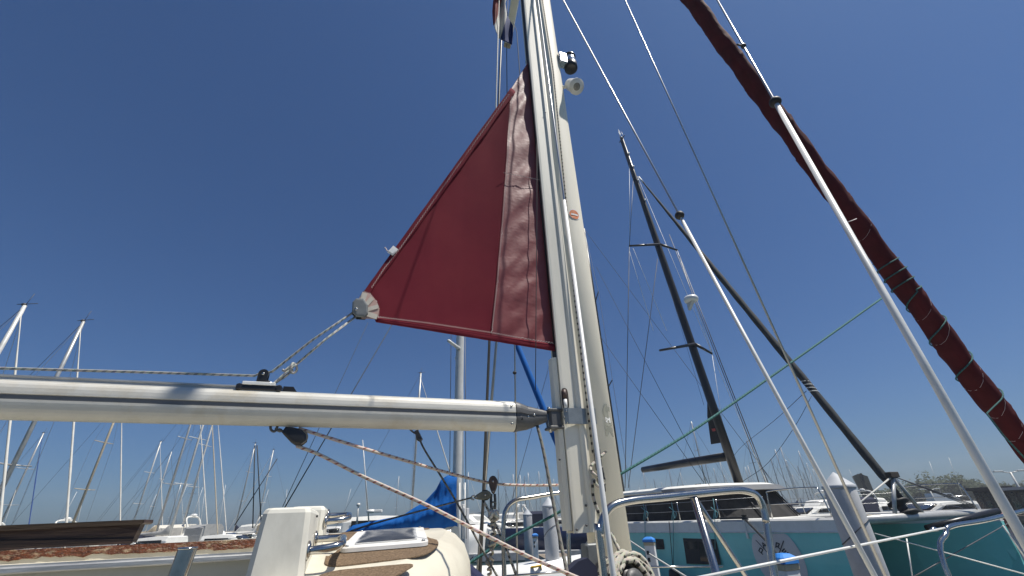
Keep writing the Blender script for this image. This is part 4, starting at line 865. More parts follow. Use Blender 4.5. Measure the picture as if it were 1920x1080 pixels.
def piling(x, y, zt, r, label, capz, flat=False, loop=True):
    o = thing('piling', (x, y, 0), label, 'piling', 'round grey mooring piles')
    g = MB(); g.lathe((x, y, 0), [(r, -1.5), (r, zt - .02), (r * .97, zt)], 28); pl = g.build('shaft', 'pile_grey', o)
    if not flat:
        g = MB(); g.lathe((x, y, zt - .035), [(r * 1.04, 0), (r * 1.055, .012), (r * 1.055, .045), (r * 1.0, .055), (r * .5, .055 + (capz - .05) * .5), (r * .04, capz)], 28); g.build('cap', 'pile_cap', o)
    if loop:
        g = MB(); n_ = 28; g.tube([(x + math.cos(a) * (r + .006), y + math.sin(a) * (r + .006), zt - .62 + .16 * math.sin(a + 2.2)) for a in [2 * math.pi * i / n_ for i in range(n_)]], .007, 6, closed=True); g.build('band', 'wire_dark', o)
P = atY(1572, 912, 7.4); piling(P.x, P.y, P.z, .215, 'thick grey piling with pale cone cap in front of the turquoise catamaran bow', .24)
P = atY(1029, 949, 13.2); piling(P.x, P.y, P.z, .185, 'grey cone-capped piling just left of the cream mast foot', .27)
P = atY(989, 965, 21.5); piling(P.x, P.y, P.z, .20, 'smaller grey cone-capped piling behind the stainless rail, left of the nearer one', .27, loop=False)
P = atY(872, 953, 17.0); piling(P.x, P.y, P.z, .15, 'flat-topped pale piling just right of the blue sail cover', .2, True, False)
def pedestal(px, py, z, sc_, label, rz):
    P = atZ(px, py, z); o = thing('power_pedestal', (P.x, P.y, .48), label, 'pedestal', 'white shore power pedestals with blue caps')
    x, y = P.x, P.y; w_ = .115 * sc_
    g = MB(); g.box((x, y, (z - .13 + .48) / 2), (w_, w_ * .72, (z - .13 - .48) / 2), rz, .012); bd = g.build('body', 'ped_white', o)
    g = MB(); g.box((x, y, z - .10), (w_ * 1.08, w_ * .82, .035), rz, .01); g.build('collar', 'ped_tan', o)
    c, s = math.cos(rz), math.sin(rz); rings = []
    for zz, k in ((z - .065, 1.22), (z - .02, 1.22), (z + .0, 1.12), (z + .035, .62), (z + .04, .3)):
        rings.append([Vector((x + c * a * w_ * k - s * b * w_ * k * .8, y + s * a * w_ * k + c * b * w_ * k * .8, zz)) for a, b in ((-1, -.7), (-.8, -1), (.8, -1), (1, -.7), (1, .7), (.8, 1), (-.8, 1), (-1, .7))])
    g = MB(); g.loft(rings, smooth=False); g.build('cap', 'cap_blue', o)
    for dz in (.28, .42):
        q = Vector((x - s * -1 * w_ * .735 - c * w_ * .45, y - c * w_ * .735 - s * w_ * .45, z - dz)); g = MB(); g.box(q, (w_ * .25, .006, .04), rz, .003); g.build('socket', 'shed_dark', bd)
pedestal(1216, 1010, 1.66, 1.0, 'white pedestal with blue cap beside the stern of the turquoise hull', R(-25))
pedestal(1468, 1044, 1.66, 1.0, 'white pedestal with bright blue cap in front of the grey disc', R(20))
pedestal(1003, 1002, 1.6, .9, 'small white pedestal behind the stainless rail near the grey pilings', R(0))

# ================================================================== CATAMARAN
CA = atZ(1570, 975, 1.88); cdv = Vector((.328, -.945, 0)).normalized(); cnv = Vector((.945, .328, 0)).normalized()
def C(t, w_, z): return Vector((CA.x, CA.y, 0)) + cdv * t + cnv * w_ + UP * z
def CP(px, py, w_=0.0): q = C(0, w_, 0); return onPlane(px, py, (q.x, q.y), (cdv.x, cdv.y))
def ctz(P): q = P - C(0, 0, 0); return q.dot(cdv), P.z
cat = thing('catamaran', C(-6, 3.1, 0), 'turquoise and grey sailing catamaran with black mast and covered cabin windows', 'catamaran')
cat.location.z = 0
HB = 6.2
ts = [-13.6, -13.2, -12, -10, -8, -6, -4, -3, -2, -1.2, -.6, -.2, 0]
def sheer(t): return 1.83 + .05 * (t + 13.6) / 13.6 if t > -12.3 else 1.83 - (-12.3 - t) * .75
def band(t): return 1.47 + .16 * (t + 13.6) / 13.6 if t > -12.6 else max(.6, 1.47 - (-12.6 - t) * .5)
def win(t): k = min(1, max(0, (t + 4.2) / 4.2)); return 1.55 - 1.42 * k ** 1.6
def hring(t, z0, z1, m):                                   # closed ring of one hull between two heights; m mirrors
    zs = [z0 + (z1 - z0) * k / 3 for k in range(4)]; out = []
    for z in zs: out.append((.10 * max(0, (1.5 - z)) ** 1.3 + .02 * (1.9 - z), z))
    inn = [(win(t) - .16 * max(0, 1.6 - z), z) for z in reversed(zs)]
    r_ = [(max(a, 0), z) for a, z in out] + [(max(a, .06), z) for a, z in inn]
    return [C(t, a if not m else HB - a, z) for a, z in r_]
for m in (0, 1):
    g = MB(); g.loft([hring(t, band(t), sheer(t), m) for t in ts], smooth=False); hu = g.build('topside', 'cat_grey', cat)
    g = MB(); g.loft([hring(t, -.4, band(t) - .004, m) for t in ts], smooth=False); hl = g.build('hull', 'teal_hull', cat)
    g = MB(); g.loft([[C(t, (a if not m else HB - a), sheer(t) + z) for a, z in ((.02, .003), (win(t) - .02, .003), (win(t) - .04, .05), (.06, .05))] for t in ts], smooth=False); g.build('deck_edge', 'white_deck', cat)
    sg = 1 if not m else -1; wo_ = 0 if not m else HB
    P_ = [C(t, wo_ - sg * .012 + sg * (.10 * max(0, (1.5 - band(t))) ** 1.3 + .02 * (1.9 - band(t))), band(t)) for t in ts]
    g = MB(); g.tube(P_, .02, 6); g.build('boot_stripe', 'print_white', cat)
# bridge deck and foredeck
g = MB(); g.add([C(-12.8, 1.2, 1.86), C(-12.8, HB - 1.2, 1.86), C(-3.4, HB - .9, 1.90), C(-3.4, .9, 1.90), C(-12.8, 1.2, .9), C(-12.8, HB - 1.2, .9), C(-3.4, HB - .9, .95), C(-3.4, .9, .95)], [(0, 3, 2, 1), (4, 5, 6, 7), (0, 1, 5, 4), (1, 2, 6, 5), (2, 3, 7, 6), (3, 0, 4, 7)]); g.build('bridge_deck', 'white_deck', cat)
# cabin with rounded front
def plan(k, tf, hw, ta=-11.2, n=16):
    pts = [(ta, -hw)]
    for i in range(n + 1):
        a = -math.pi / 2 + math.pi * i / n; pts.append((tf - 2.6 * k + 2.6 * k * abs(math.cos(a)) ** (2 / 2.6), hw * math.copysign(abs(math.sin(a)) ** (2 / 2.6), math.sin(a))))
    pts.append((ta, hw)); return pts
def cring(tf, hw, z, dz=0.0): return [C(t, 3.1 + w_, z + (.012 * (-5 - t) if z > 2.5 else 0)) for t, w_ in plan(1, tf, hw)]
g = MB(); g.loft([cring(-4.55, 2.18, 1.84), cring(-4.7, 2.15, 2.02), cring(-5.35, 2.05, 2.86), cring(-5.5, 2.02, 2.94)], smooth=False); cab = g.build('cabin', 'mesh_cover', cat)
g = MB(); g.loft([cring(-5.35, 2.25, 2.86), cring(-5.15, 2.32, 2.90), cring(-5.2, 2.30, 2.98), cring(-5.5, 2.1, 3.06), cring(-6.2, 1.5, 3.10), cring(-6.8, .8, 3.12)], smooth=False); rf = g.build('cabin_roof', 'white_deck', cat)
g = MB()
pa_ = [p for p in plan(1, -5.15, 2.325) if p[0] > -8.6]; pb_ = [p for p in plan(1, -4.7, 2.42) if True][-len(pa_) - 1:-1] if False else None
o_ = plan(1, -5.12, 2.33); i_ = plan(1, -4.80, 2.42); idx = [i for i in range(1, len(o_) - 1)]
g.loft([[C(o_[i][0], 3.1 + o_[i][1], 2.985) for i in idx], [C(i_[i][0], 3.1 + i_[i][1], 2.80) for i in idx], [C(i_[i][0] - .02, 3.1 + i_[i][1] * .99, 2.78) for i in idx], [C(o_[i][0] - .1, 3.1 + o_[i][1] * .97, 2.84) for i in idx]], cap=False, closed=False, smooth=False); g.build('visor', 'visor_grey', rf)
for i in (3, 5, 8, 11, 13):
    a, b = plan(1, -4.52, 2.20)[i], plan(1, -5.3, 2.08)[i]; g = MB(); g.tube([C(a[0], 3.1 + a[1], 1.9), C(b[0], 3.1 + b[1], 2.86)], .03, 6); g.build('window_post', 'carbon', cab)
for t, w_ in ((-9.3, 1.15), (-8.0, 1.1)):
    g = MB(); g.tube([C(t, w_, 1.9), C(t, w_ + .12, 2.88)], .03, 6); g.build('window_post', 'carbon', cab)
# roof clutter
for t, w_ in ((-9.8, 1.8), (-8.4, 1.6), (-7.6, 1.7), (-6.8, 1.9)):
    g = MB(); g.box(C(t, w_, 3.10), (.12, .06, .035), R(20), .01); g.tube([C(t + .15, w_, 3.04), C(t + .15, w_, 3.16)], .02, 6); g.build('winch', 'carbon', rf)
# hull windows
def hullplate(name, mt, pts, w_, th, parent): g = MB(); g.prism([CP(x, y, w_) for x, y in pts], -cnv * th); return g.build(name, mt, parent)
w1 = hullplate('hull_window', 'shed_dark', [(1229, 1010), (1244, 1011), (1246, 1030), (1231, 1030)], .035, .012, cat); hullplate('pane', 'dark_glass', [(1232, 1013), (1241, 1014), (1243, 1027), (1234, 1027)], .02, .004, w1)
w2 = hullplate('hull_window', 'shed_dark', [(1281, 1009), (1343, 1011), (1352, 1059), (1288, 1057)], .035, .014, cat); hullplate('pane', 'dark_glass', [(1286, 1015), (1306, 1015), (1308, 1029), (1289, 1029)], .018, .004, w2); hullplate('pane', 'dark_glass', [(1310, 1016), (1340, 1017), (1346, 1054), (1314, 1052)], .018, .004, w2)
# grey disc with lettering
tc_, zc_ = ctz(CP(1456, 1048)); tr_ = ctz(CP(1508, 1060))[0]; rd = abs(tr_ - tc_) * 1.0
pts = []
for i in range(48):
    a = 2 * math.pi * i / 48; t = tc_ + rd * math.cos(a); z = zc_ + rd * math.sin(a); pts.append((t, min(z, band(t) - .03)))
def woff(z): return .10 * max(0, (1.5 - z)) ** 1.3 + .02 * (1.9 - z)
g = MB(); g.add([C(t, woff(z) - .010, z) for t, z in [(tc_, zc_)] + pts], [(0, 1 + i, 1 + (i + 1) % 48) for i in range(48)]); disc = g.build('round_emblem', 'disc_grey', cat)
LZ = lambda x, y: (1360 + x / 10.667, 980 + y / 10.667)
def stroke(a, b, wid=.02):
    A = ctz(CP(*LZ(*a))); B = ctz(CP(*LZ(*b))); d = Vector((B[0] - A[0], B[1] - A[1])); L = d.length or 1; nx, nz = -d.y / L * wid, d.x / L * wid; ex, ez = d.x / L * wid * .6, d.y / L * wid * .6
    q = [(A[0] - nx - ex, A[1] - nz - ez), (B[0] - nx + ex, B[1] - nz + ez), (B[0] + nx + ex, B[1] + nz + ez), (A[0] + nx - ex, A[1] + nz - ez)]
    return [C(t, woff(z) - .016, z) for t, z in q]
glyphs = {'emblem_line': [((612, 352), (880, 660)), ((1165, 365), (1065, 605)), ((880, 660), (905, 730))],
          'letter_p': [((728, 635), (655, 565)), ((655, 565), (688, 505)), ((688, 505), (738, 540)), ((738, 540), (705, 600))],
          'letter_a': [((765, 515), (740, 405)), ((740, 405), (862, 495)), ((753, 465), (812, 455))],
          'letter_r': [((1078, 525), (1040, 480)), ((1018, 400), (1078, 425)), ((1078, 425), (1045, 488)), ((1018, 400), (1000, 500)), ((1045, 488), (1008, 470))],
          'letter_e': [((1120, 570), (1192, 645)), ((1120, 570), (1172, 525)), ((1155, 605), (1200, 565)), ((1192, 645), (1240, 600))]}
for nm, ss in glyphs.items():
    g = MB()
    for a, b in ss: g.add(stroke(a, b, .015 if nm != 'emblem_line' else .012), [(0, 1, 2, 3)])
    g.build(nm, 'ink', disc)
g = MB(); g.frame((CP(1398, 978) + CP(1400, 1006)) / 2 - cnv * .0, cdv, cnv, UP, .035, .03, .24); g.build('hull_seam', 'cat_grey', cat)
# mast, boom, spreaders, radar
def CM(px, py, w_=3.1): return CP(px, py, w_)
mb, mt_ = CM(1386, 906), CM(1166, 262); md_ = (mt_ - mb).normalized()
def oval_tube(a, b, ra, rb, d1, d2, n=14, k=6, tap=.7):
    rings = []
    for i in range(k + 1):
        f = i / k; c = a.lerp(b, f); s_ = 1 - (1 - tap) * max(0, (f - .55) / .45); rings.append([c + d1 * ra * s_ * math.cos(2 * math.pi * j / n) + d2 * rb * s_ * math.sin(2 * math.pi * j / n) for j in range(n)])
    return MB().loft(rings)
cmast = oval_tube(mb - UP * .1, mt_, .21, .14, cdv, cnv).build('mast', 'carbon', cat)
ba, bb_ = CM(1362, 856), CM(1205, 881); boomdir = (bb_ - ba).normalized()
g = oval_tube(ba, bb_, .13, .17, boomdir.cross(UP).normalized(), UP, 10, 4, .85); cbm = g.build('boom', 'carbon', cat)
g = MB(); g.tube([CM(1352, 850), CM(1280, 862), CM(1205, 877)], .02, 5); g.build('boom_line', 'wire_dark', cbm)
for py, lx, ly, rx, ry, cx_ in ((458, 1180, 461, 1270, 469, 1237), (645, 1237, 657, 1335, 663, 1303)):
    c = CM(cx_, py); l = onPlane(lx, ly, (c.x, c.y), (cnv.x, cnv.y)); r_ = onPlane(rx, ry, (c.x, c.y), (cnv.x, cnv.y))
    for e in (l, r_):
        e = Vector((e.x, e.y, c.z + (e.z - c.z))); g = MB(); g.tube([c, e], [.075, .05], 8); g.build('spreader', 'carbon', cmast)
# stays
def cw(name, a, b, r_, m='wire_dark', parent=None): g = MB(); g.tube([a, b], r_, 5); return g.build(name, m, parent or cat)
def CQ(px, py, w_): return CP(px, py, w_)
cw('shroud', CM(1188, 325), CQ(1180, 461, 1.4), .016); cw('shroud', CQ(1180, 461, 1.4), CQ(1172, 915, .8), .018)
cw('shroud', CM(1180, 300), CQ(1181, 460, 1.5), .010, 'pvc_white')
cw('shroud', CM(1187, 465, 1.6), CM(1250, 620, 3.0), .010, 'pvc_white')
cw('shroud', CM(1180, 470, 1.5), CM(1225, 620, 2.6), .010, 'pvc_white')
cw('shroud', CQ(1233, 485, 1.6), CQ(1178, 915, .8), .016)
cw('shroud', CQ(1270, 469, 4.6), CQ(1336, 664, 4.6), .012, 'pvc_white'); cw('shroud', CQ(1274, 480, 4.6), CQ(1440, 905, 5.2), .022); cw('shroud', CQ(1255, 440, 4.4), CQ(1436, 905, 5.0), .018)
cw('shroud', CQ(1335, 663, 4.6), CQ(1360, 830, 3.6), .010, 'pvc_white')
cw('shroud', CM(1195, 330, 3.3), CQ(1437, 905, 5.0), .010, 'pvc_white')
# furled headsail from mast to crossbeam
ha, hb_ = CM(1198, 332), CM(1691, 936)
g = MB(); K = 60; P = []; Rr = []
for k in range(K + 1): f = k / K; P.append(ha.lerp(hb_, f)); Rr.append((.022 if f < .03 else .035 + .085 * min(1, f / .5) + .006 * math.sin(f * 90)) if f < .97 else .07)
g.tube(P, Rr, 12); hsl = g.build('furled_headsail', 'headsail_grey', cat)
g = MB(); t0 = solve_frac(ha, hb_, 1507, 712); g.tube([ha.lerp(hb_, t0 + .03 * k / 30) + (cnv * math.cos(k * .9) + UP.cross(cnv) * math.sin(k * .9)) * .125 for k in range(31)], .012, 5); g.build('lashing', 'print_white', hsl)
g = MB(); g.tube([ha.lerp(hb_, .0), ha.lerp(hb_, .035)], .05, 8); g.build('swivel', 'print_white', hsl)
g = MB(); g.lathe(hb_ - UP * .42, [(.08, 0), (.28, .04), (.28, .10), (.12, .14), (.12, .30), (.26, .34), (.26, .40), (.08, .44)], 18, (ha - hb_).normalized()); g.build('furler_drum', 'rubber', hsl)
# small black sail stub on the mast
g = MB(); g.prism([CM(x, y, 3.0) for x, y in ((1326, 725), (1353, 830), (1333, 833), (1326, 780))], cnv * .03); stb = g.build('sail_stub', 'cloth_black', cat)
g = MB(); g.add([CM(x, y, 2.97) for x, y in ((1334, 804), (1341, 803), (1342, 808), (1336, 809))], [(0, 1, 2, 3)]); g.build('stub_emblem', 'red_paint', stb)
# radar
rc = CM(1289, 570); g = MB(); g.lathe(rc + cdv * .30 - UP * .02, [(.20, 0), (.31, .03), (.33, .10), (.33, .16), (.28, .25), (.1, .29)], 20); rdr = g.build('radar', 'white_hull', cat)
g = MB(); g.prism([rc + cdv * x + UP * z - cnv * .08 for x, z in ((.02, -.35), (.42, -.03), (.05, -.03))], cnv * .16); g.build('radar_bracket', 'spar_white', rdr)
# masthead instruments
for dx, dz, ln in ((-.15, .0, 1.1), (-.05, 0, .9), (.2, 0, .6)):
    g = MB(); a = mt_ + cdv * dx; g.tube([a, a + UP * ln - cdv * dx * .3], .016, 5); g.build('antenna', 'spar_white', cmast)
g = MB(); g.tube([mt_ + UP * .05 - cdv * .3, mt_ + UP * .05 + cdv * .35], .03, 6); g.lathe(mt_ + UP * .1, [(.07, 0), (.09, .06), (.06, .16)], 10); g.build('masthead', 'carbon', cmast)
for f in (.72, .8, .86, .92): g = MB(); g.lathe(mb.lerp(mt_, f) + cdv * .2, [(.04, 0), (.06, .06), (.04, .12)], 8); g.build('mast_light', 'print_white', cmast)
# crossbeam with striker, trampoline line, bow pulpits
xa, xb = C(-.35, .10, 1.84), C(-.35, HB - .10, 1.84)
g = MB(); g.tube([xa, xb], .10, 14); cb2 = g.build('crossbeam', 'spar_alu', cat)
tp = CM(1690, 887); fA = CP(1703, 978, 2.6); fB = CP(1746, 974, 3.6)
mid = C(-.35, 3.1, 1.84); tp = mid + UP * 1.0
g = MB(); g.tube([C(-.35, 2.55, 1.9), tp], .05, 10); g.build('striker_leg', 'spar_alu', cat)
g = MB(); g.tube([C(-.35, 3.65, 1.9), tp], .05, 10); g.build('striker_leg', 'spar_alu', cat)
g = MB(); g.frame(tp + UP * .03, cnv, cdv, UP, .17, .08, .07, .01); g.build('striker_head', 'corten_dark', cat)
g = MB(); g.tube([tp, C(-.3, .6, 1.93)], .022, 6); g.tube(curve([C(-.3, .75, 1.98), C(-.3, .6, 2.05), C(-.25, .5, 1.98), C(-.3, .6, 1.92), C(-.33, .72, 2.0)], 4), .03, 6); g.build('striker_rope', 'rope_white', cat)
for w_ in (.75, .9): g = MB(); g.tube([C(-.3, w_, 1.98), C(-.3, w_ + 1.2, 1.9)], .014, 5); g.build('striker_rope', 'rope_tan', cat)
for dz in (0, .05, .09): g = MB(); g.tube([tp, C(-.2, HB - .5, 1.95 + dz)], .012, 5); g.build('striker_stay', 'wire_dark', cat)
g = MB(); g.add([C(-.5, 1.2, 1.80), C(-.5, HB - 1.2, 1.80), C(-3.4, HB - 1.1, 1.86), C(-3.4, 1.1, 1.86)], [(0, 1, 2, 3)]); g.build('trampoline', 'cloth_black', cat, solid=.01)
g = MB(); g.tube([CP(1738, 990, 3.4), CP(1872, 958, 5.6)], .075, 10); g.build('sail_bag', 'carbon', cat)
def pulpit2(pts, r_=.018): g = MB(); g.tube(curve(pts, 4), r_, 6); return g.build('pulpit', 'stainless', cat)
for w_ in (.25, HB - .3):
    pulpit2([C(-.3, w_, 1.93), C(-.4, w_, 2.5), C(-.6, w_, 2.62), C(-1.9, w_, 2.62), C(-2.05, w_, 2.5), C(-2.1, w_, 1.93)]); g = MB(); g.tube([C(-.38, w_, 2.28), C(-2.08, w_, 2.28)], .014, 6); g.build('pulpit', 'stainless', cat)
for m, w_ in ((0, .12), (1, HB - .12)):
    for t in (-4, -6, -8, -10, -12): g = MB(); g.tube([C(t, w_, 1.9), C(t, w_, 2.5)], .013, 6); g.build('stanchion', 'stainless', cat)
    for z in (2.2, 2.48): g = MB(); g.tube([C(-2.1, w_, z), C(-12, w_, z)], .006, 5); g.build('lifeline', 'wire', cat)
for px, y0, y1 in ((1209, 945, 1045), (1262, 942, 1058), (1340, 935, 1030)):
    g = MB(); g.tube([CP(px - 3, y0, -.06), CP(px, 957, -.06), CP(px + 1, y1, -.06)], .012, 5); g.tube(curve([CP(px - 7, 951, -.07), CP(px, 957, -.08), CP(px + 6, 962, -.07), CP(px + 3, 972, -.06), CP(px, 957, -.06), CP(px - 3, 975, -.06)], 3), .012, 5); o = g.build('fender_cord', 'cord_cyan', cat)
o = rope('mooring_line', [CP(1398, 975, -.08), CP(1440, 1018, -.5), CP(1462, 1045, -1.4), CP(1478, 1075, -2.2)], .028, 'rope_black', 'black mooring line slanting down over the grey disc of the catamaran', n=6)
g = MB(); c = CP(1397, 971, .05); g.lathe(c - UP * .04, [(.10, 0), (.07, .03), (.07, .09), (.11, .12)], 10); g.box(c + cdv * -.5, (.5, .05, .03), math.atan2(cdv.y, cdv.x), .01); g.build('mooring_cleat', 'rubber', cat)
rope('mooring_line', [C(-11.8, .1, 1.92), atZ(1220, 1040, 1.35), atZ(1292, 1085, 1.0)], .022, 'rope_white', 'white mooring line running down past the pedestal at the catamaran stern', n=6)
rope('mooring_line', [C(-11.8, .1, 1.92), C(-12.6, -.2, 1.2)], .03, 'rope_black', 'short black mooring line at the stern of the catamaran', n=6)
P0 = atZ(1232, 1075, .9); f_ = thing('fender', P0, 'black round fender hanging low on the turquoise hull', 'fender'); g = MB(); c = CP(1265, 1082, -.2); g.lathe(c - UP * .35, [(.05, 0), (.16, .06), (.2, .3), (.16, .55), (.05, .62)], 14); f_.location = c; g.build('body', 'rubber', f_); g = MB(); g.tube([c + UP * .25, C(ctz(c)[0], .0, 1.9)], .012, 5); g.build('lanyard', 'rope_black', f_)

# ================================================================== NEIGHBOUR WITH BLUE COVER
NY = 9.4
mx = atY(857, 900, NY); nb = thing('neighbour_sailboat', (mx.x, NY, 0), 'white sailboat with bright blue sail cover bundled against its mast', 'sailboat')
def NP(px, py, dy=0.0): return atY(px, py, NY + dy)
MH = atY(857, 395, NY).z
g = oval_tube(Vector((mx.x, NY, .6)), Vector((mx.x, NY, MH)), .095, .07, Vector((1, 0, 0)), Vector((0, 1, 0)), 14, 4, .9); nm = g.build('mast', 'spar_white', nb)
for sg in (-1, 1):
    a = Vector((mx.x, NY, NP(857, 655).z)); g = MB(); g.tube([a, a + Vector((-.18, -sg * .62, -.02 - .0))], [.045, .032], 8); sp2 = g.build('spreader', 'spar_white', nm)
g = MB(); c = NP(866, 665); g.lathe(c - UP * .05, [(.03, 0), (.045, .03), (.045, .09), (.03, .12)], 10); g.build('steaming_light', 'spar_dark', nm)
for px0, px1 in ((868, 868), (846, 842), (872, 874)): g = MB(); g.tube([NP(px0, 600, .05), NP(px1, 1010, .05)], .010 if px0 == 868 else .008, 5); g.build('halyard', 'wire_dark' if px0 != 868 else 'pvc_white', nm)
g = MB(); g.tube([Vector((mx.x, NY, MH - .1)), NP(1040, 818), NP(1112, 985)], [.05, .075, .06], 12); g.build('furled_jib', 'blue_cover', nb)
# blue cover: profile along the boom, folds by noise
tops = [(644, 1000), (662, 985), (700, 977), (740, 969), (757, 965), (775, 953), (797, 940), (818, 917), (828, 898), (840, 891), (858, 892)]
bots = [(650, 1011), (666, 1009), (700, 1004), (740, 1000), (757, 998), (775, 996), (797, 995), (818, 995), (828, 994), (840, 993), (859, 992)]
def cov(u, v):
    a = pl_at(tops, u); b = pl_at(bots, u); k = v * 2 * math.pi; cy = (a[1] + b[1]) / 2; hy = (b[1] - a[1]) / 2; x = (a[0] + b[0]) / 2 + (a[0] - b[0]) / 2 * math.cos(k)
    y = cy - hy * math.cos(k); wd = (.10 + .11 * math.sin(math.pi * min(1, (1 - math.cos(k)) / 2)) ** .6) * math.sin(k) * (.8 + .5 * u) * (.35 if u < .02 else 1)
    P = NP(x, y); fold = .11 * noise.noise(Vector((x * .020 + y * .030, (y - x) * .007, 2))) + .06 * noise.noise(Vector((x * .06 + y * .05, y * .012, 7))) + .022 * noise.noise(Vector((x * .15, y * .05, 3)))
    return P + Vector((0, -wd - (fold if math.sin(k) > .05 else 0) * abs(math.sin(k)), 0))
g = MB(); g.grid(cov, 90, 48); g.build('sail_cover', 'blue_cover', nb)
g = MB(); g.tube([NP(857, 985), NP(640, 1010)], .06, 10); g.build('boom', 'spar_alu', nb)
def boat_hull(mb_, L, B, fb, rz=0.0, org=(0, 0, 0), bowup=.3, n=12, stern=.8):
    """simple moulded hull pointing along +x, origin at waterline amidships; returns sheer function"""
    rings = []; c, s = math.cos(rz), math.sin(rz); O = Vector(org)
    for i in range(n + 1):
        t = i / n; x = -L / 2 + L * t; hb = B / 2 * (stern + (1 - stern) * min(1, t / .4)) * (1 - max(0, (t - .45) / .55) ** 2.4); hb = max(hb, .015 * B); sh = fb + bowup * max(0, t - .25) ** 1.6; ov = .10 * L * max(0, t - .6) ** 1.5
        pr = [(hb, sh, ov), (hb * .97, sh * .55, ov * .5), (hb * .84, 0.05, 0), (hb * .4, -.35, -.0), (0, -.45, 0)]
        r_ = [Vector((x + o, y, z)) for y, z, o in pr] + [Vector((x + o, -y, z)) for y, z, o in reversed(pr[:-1])]
        rings.append([O + Vector((q.x * c - q.y * s, q.x * s + q.y * c, q.z)) for q in r_])
    mb_.loft(rings); return mb_
g = MB(); boat_hull(g, 7.6, 2.5, .58, 0, (mx.x - .4, NY, 0), .2); g.build('hull', 'white_hull', nb)
g = MB(); g.box((mx.x - .9, NY, .78), (1.9, .75, .32), 0, .1); nc = g.build('cabin', 'white_deck', nb)
for dx in (-1.2, -.2, .8): g = MB(); g.box((mx.x - .9 + dx, NY - .753, .9), (.28, .01, .07), 0, .004); g.build('cabin_window', 'dark_glass', nc)
for px in (858, 868): g = MB(); g.tube([NP(px + 4, 905, -.9), NP(px + 3, 1085, -.9)], .012, 5); g.build('shroud', 'pvc_white', nb)

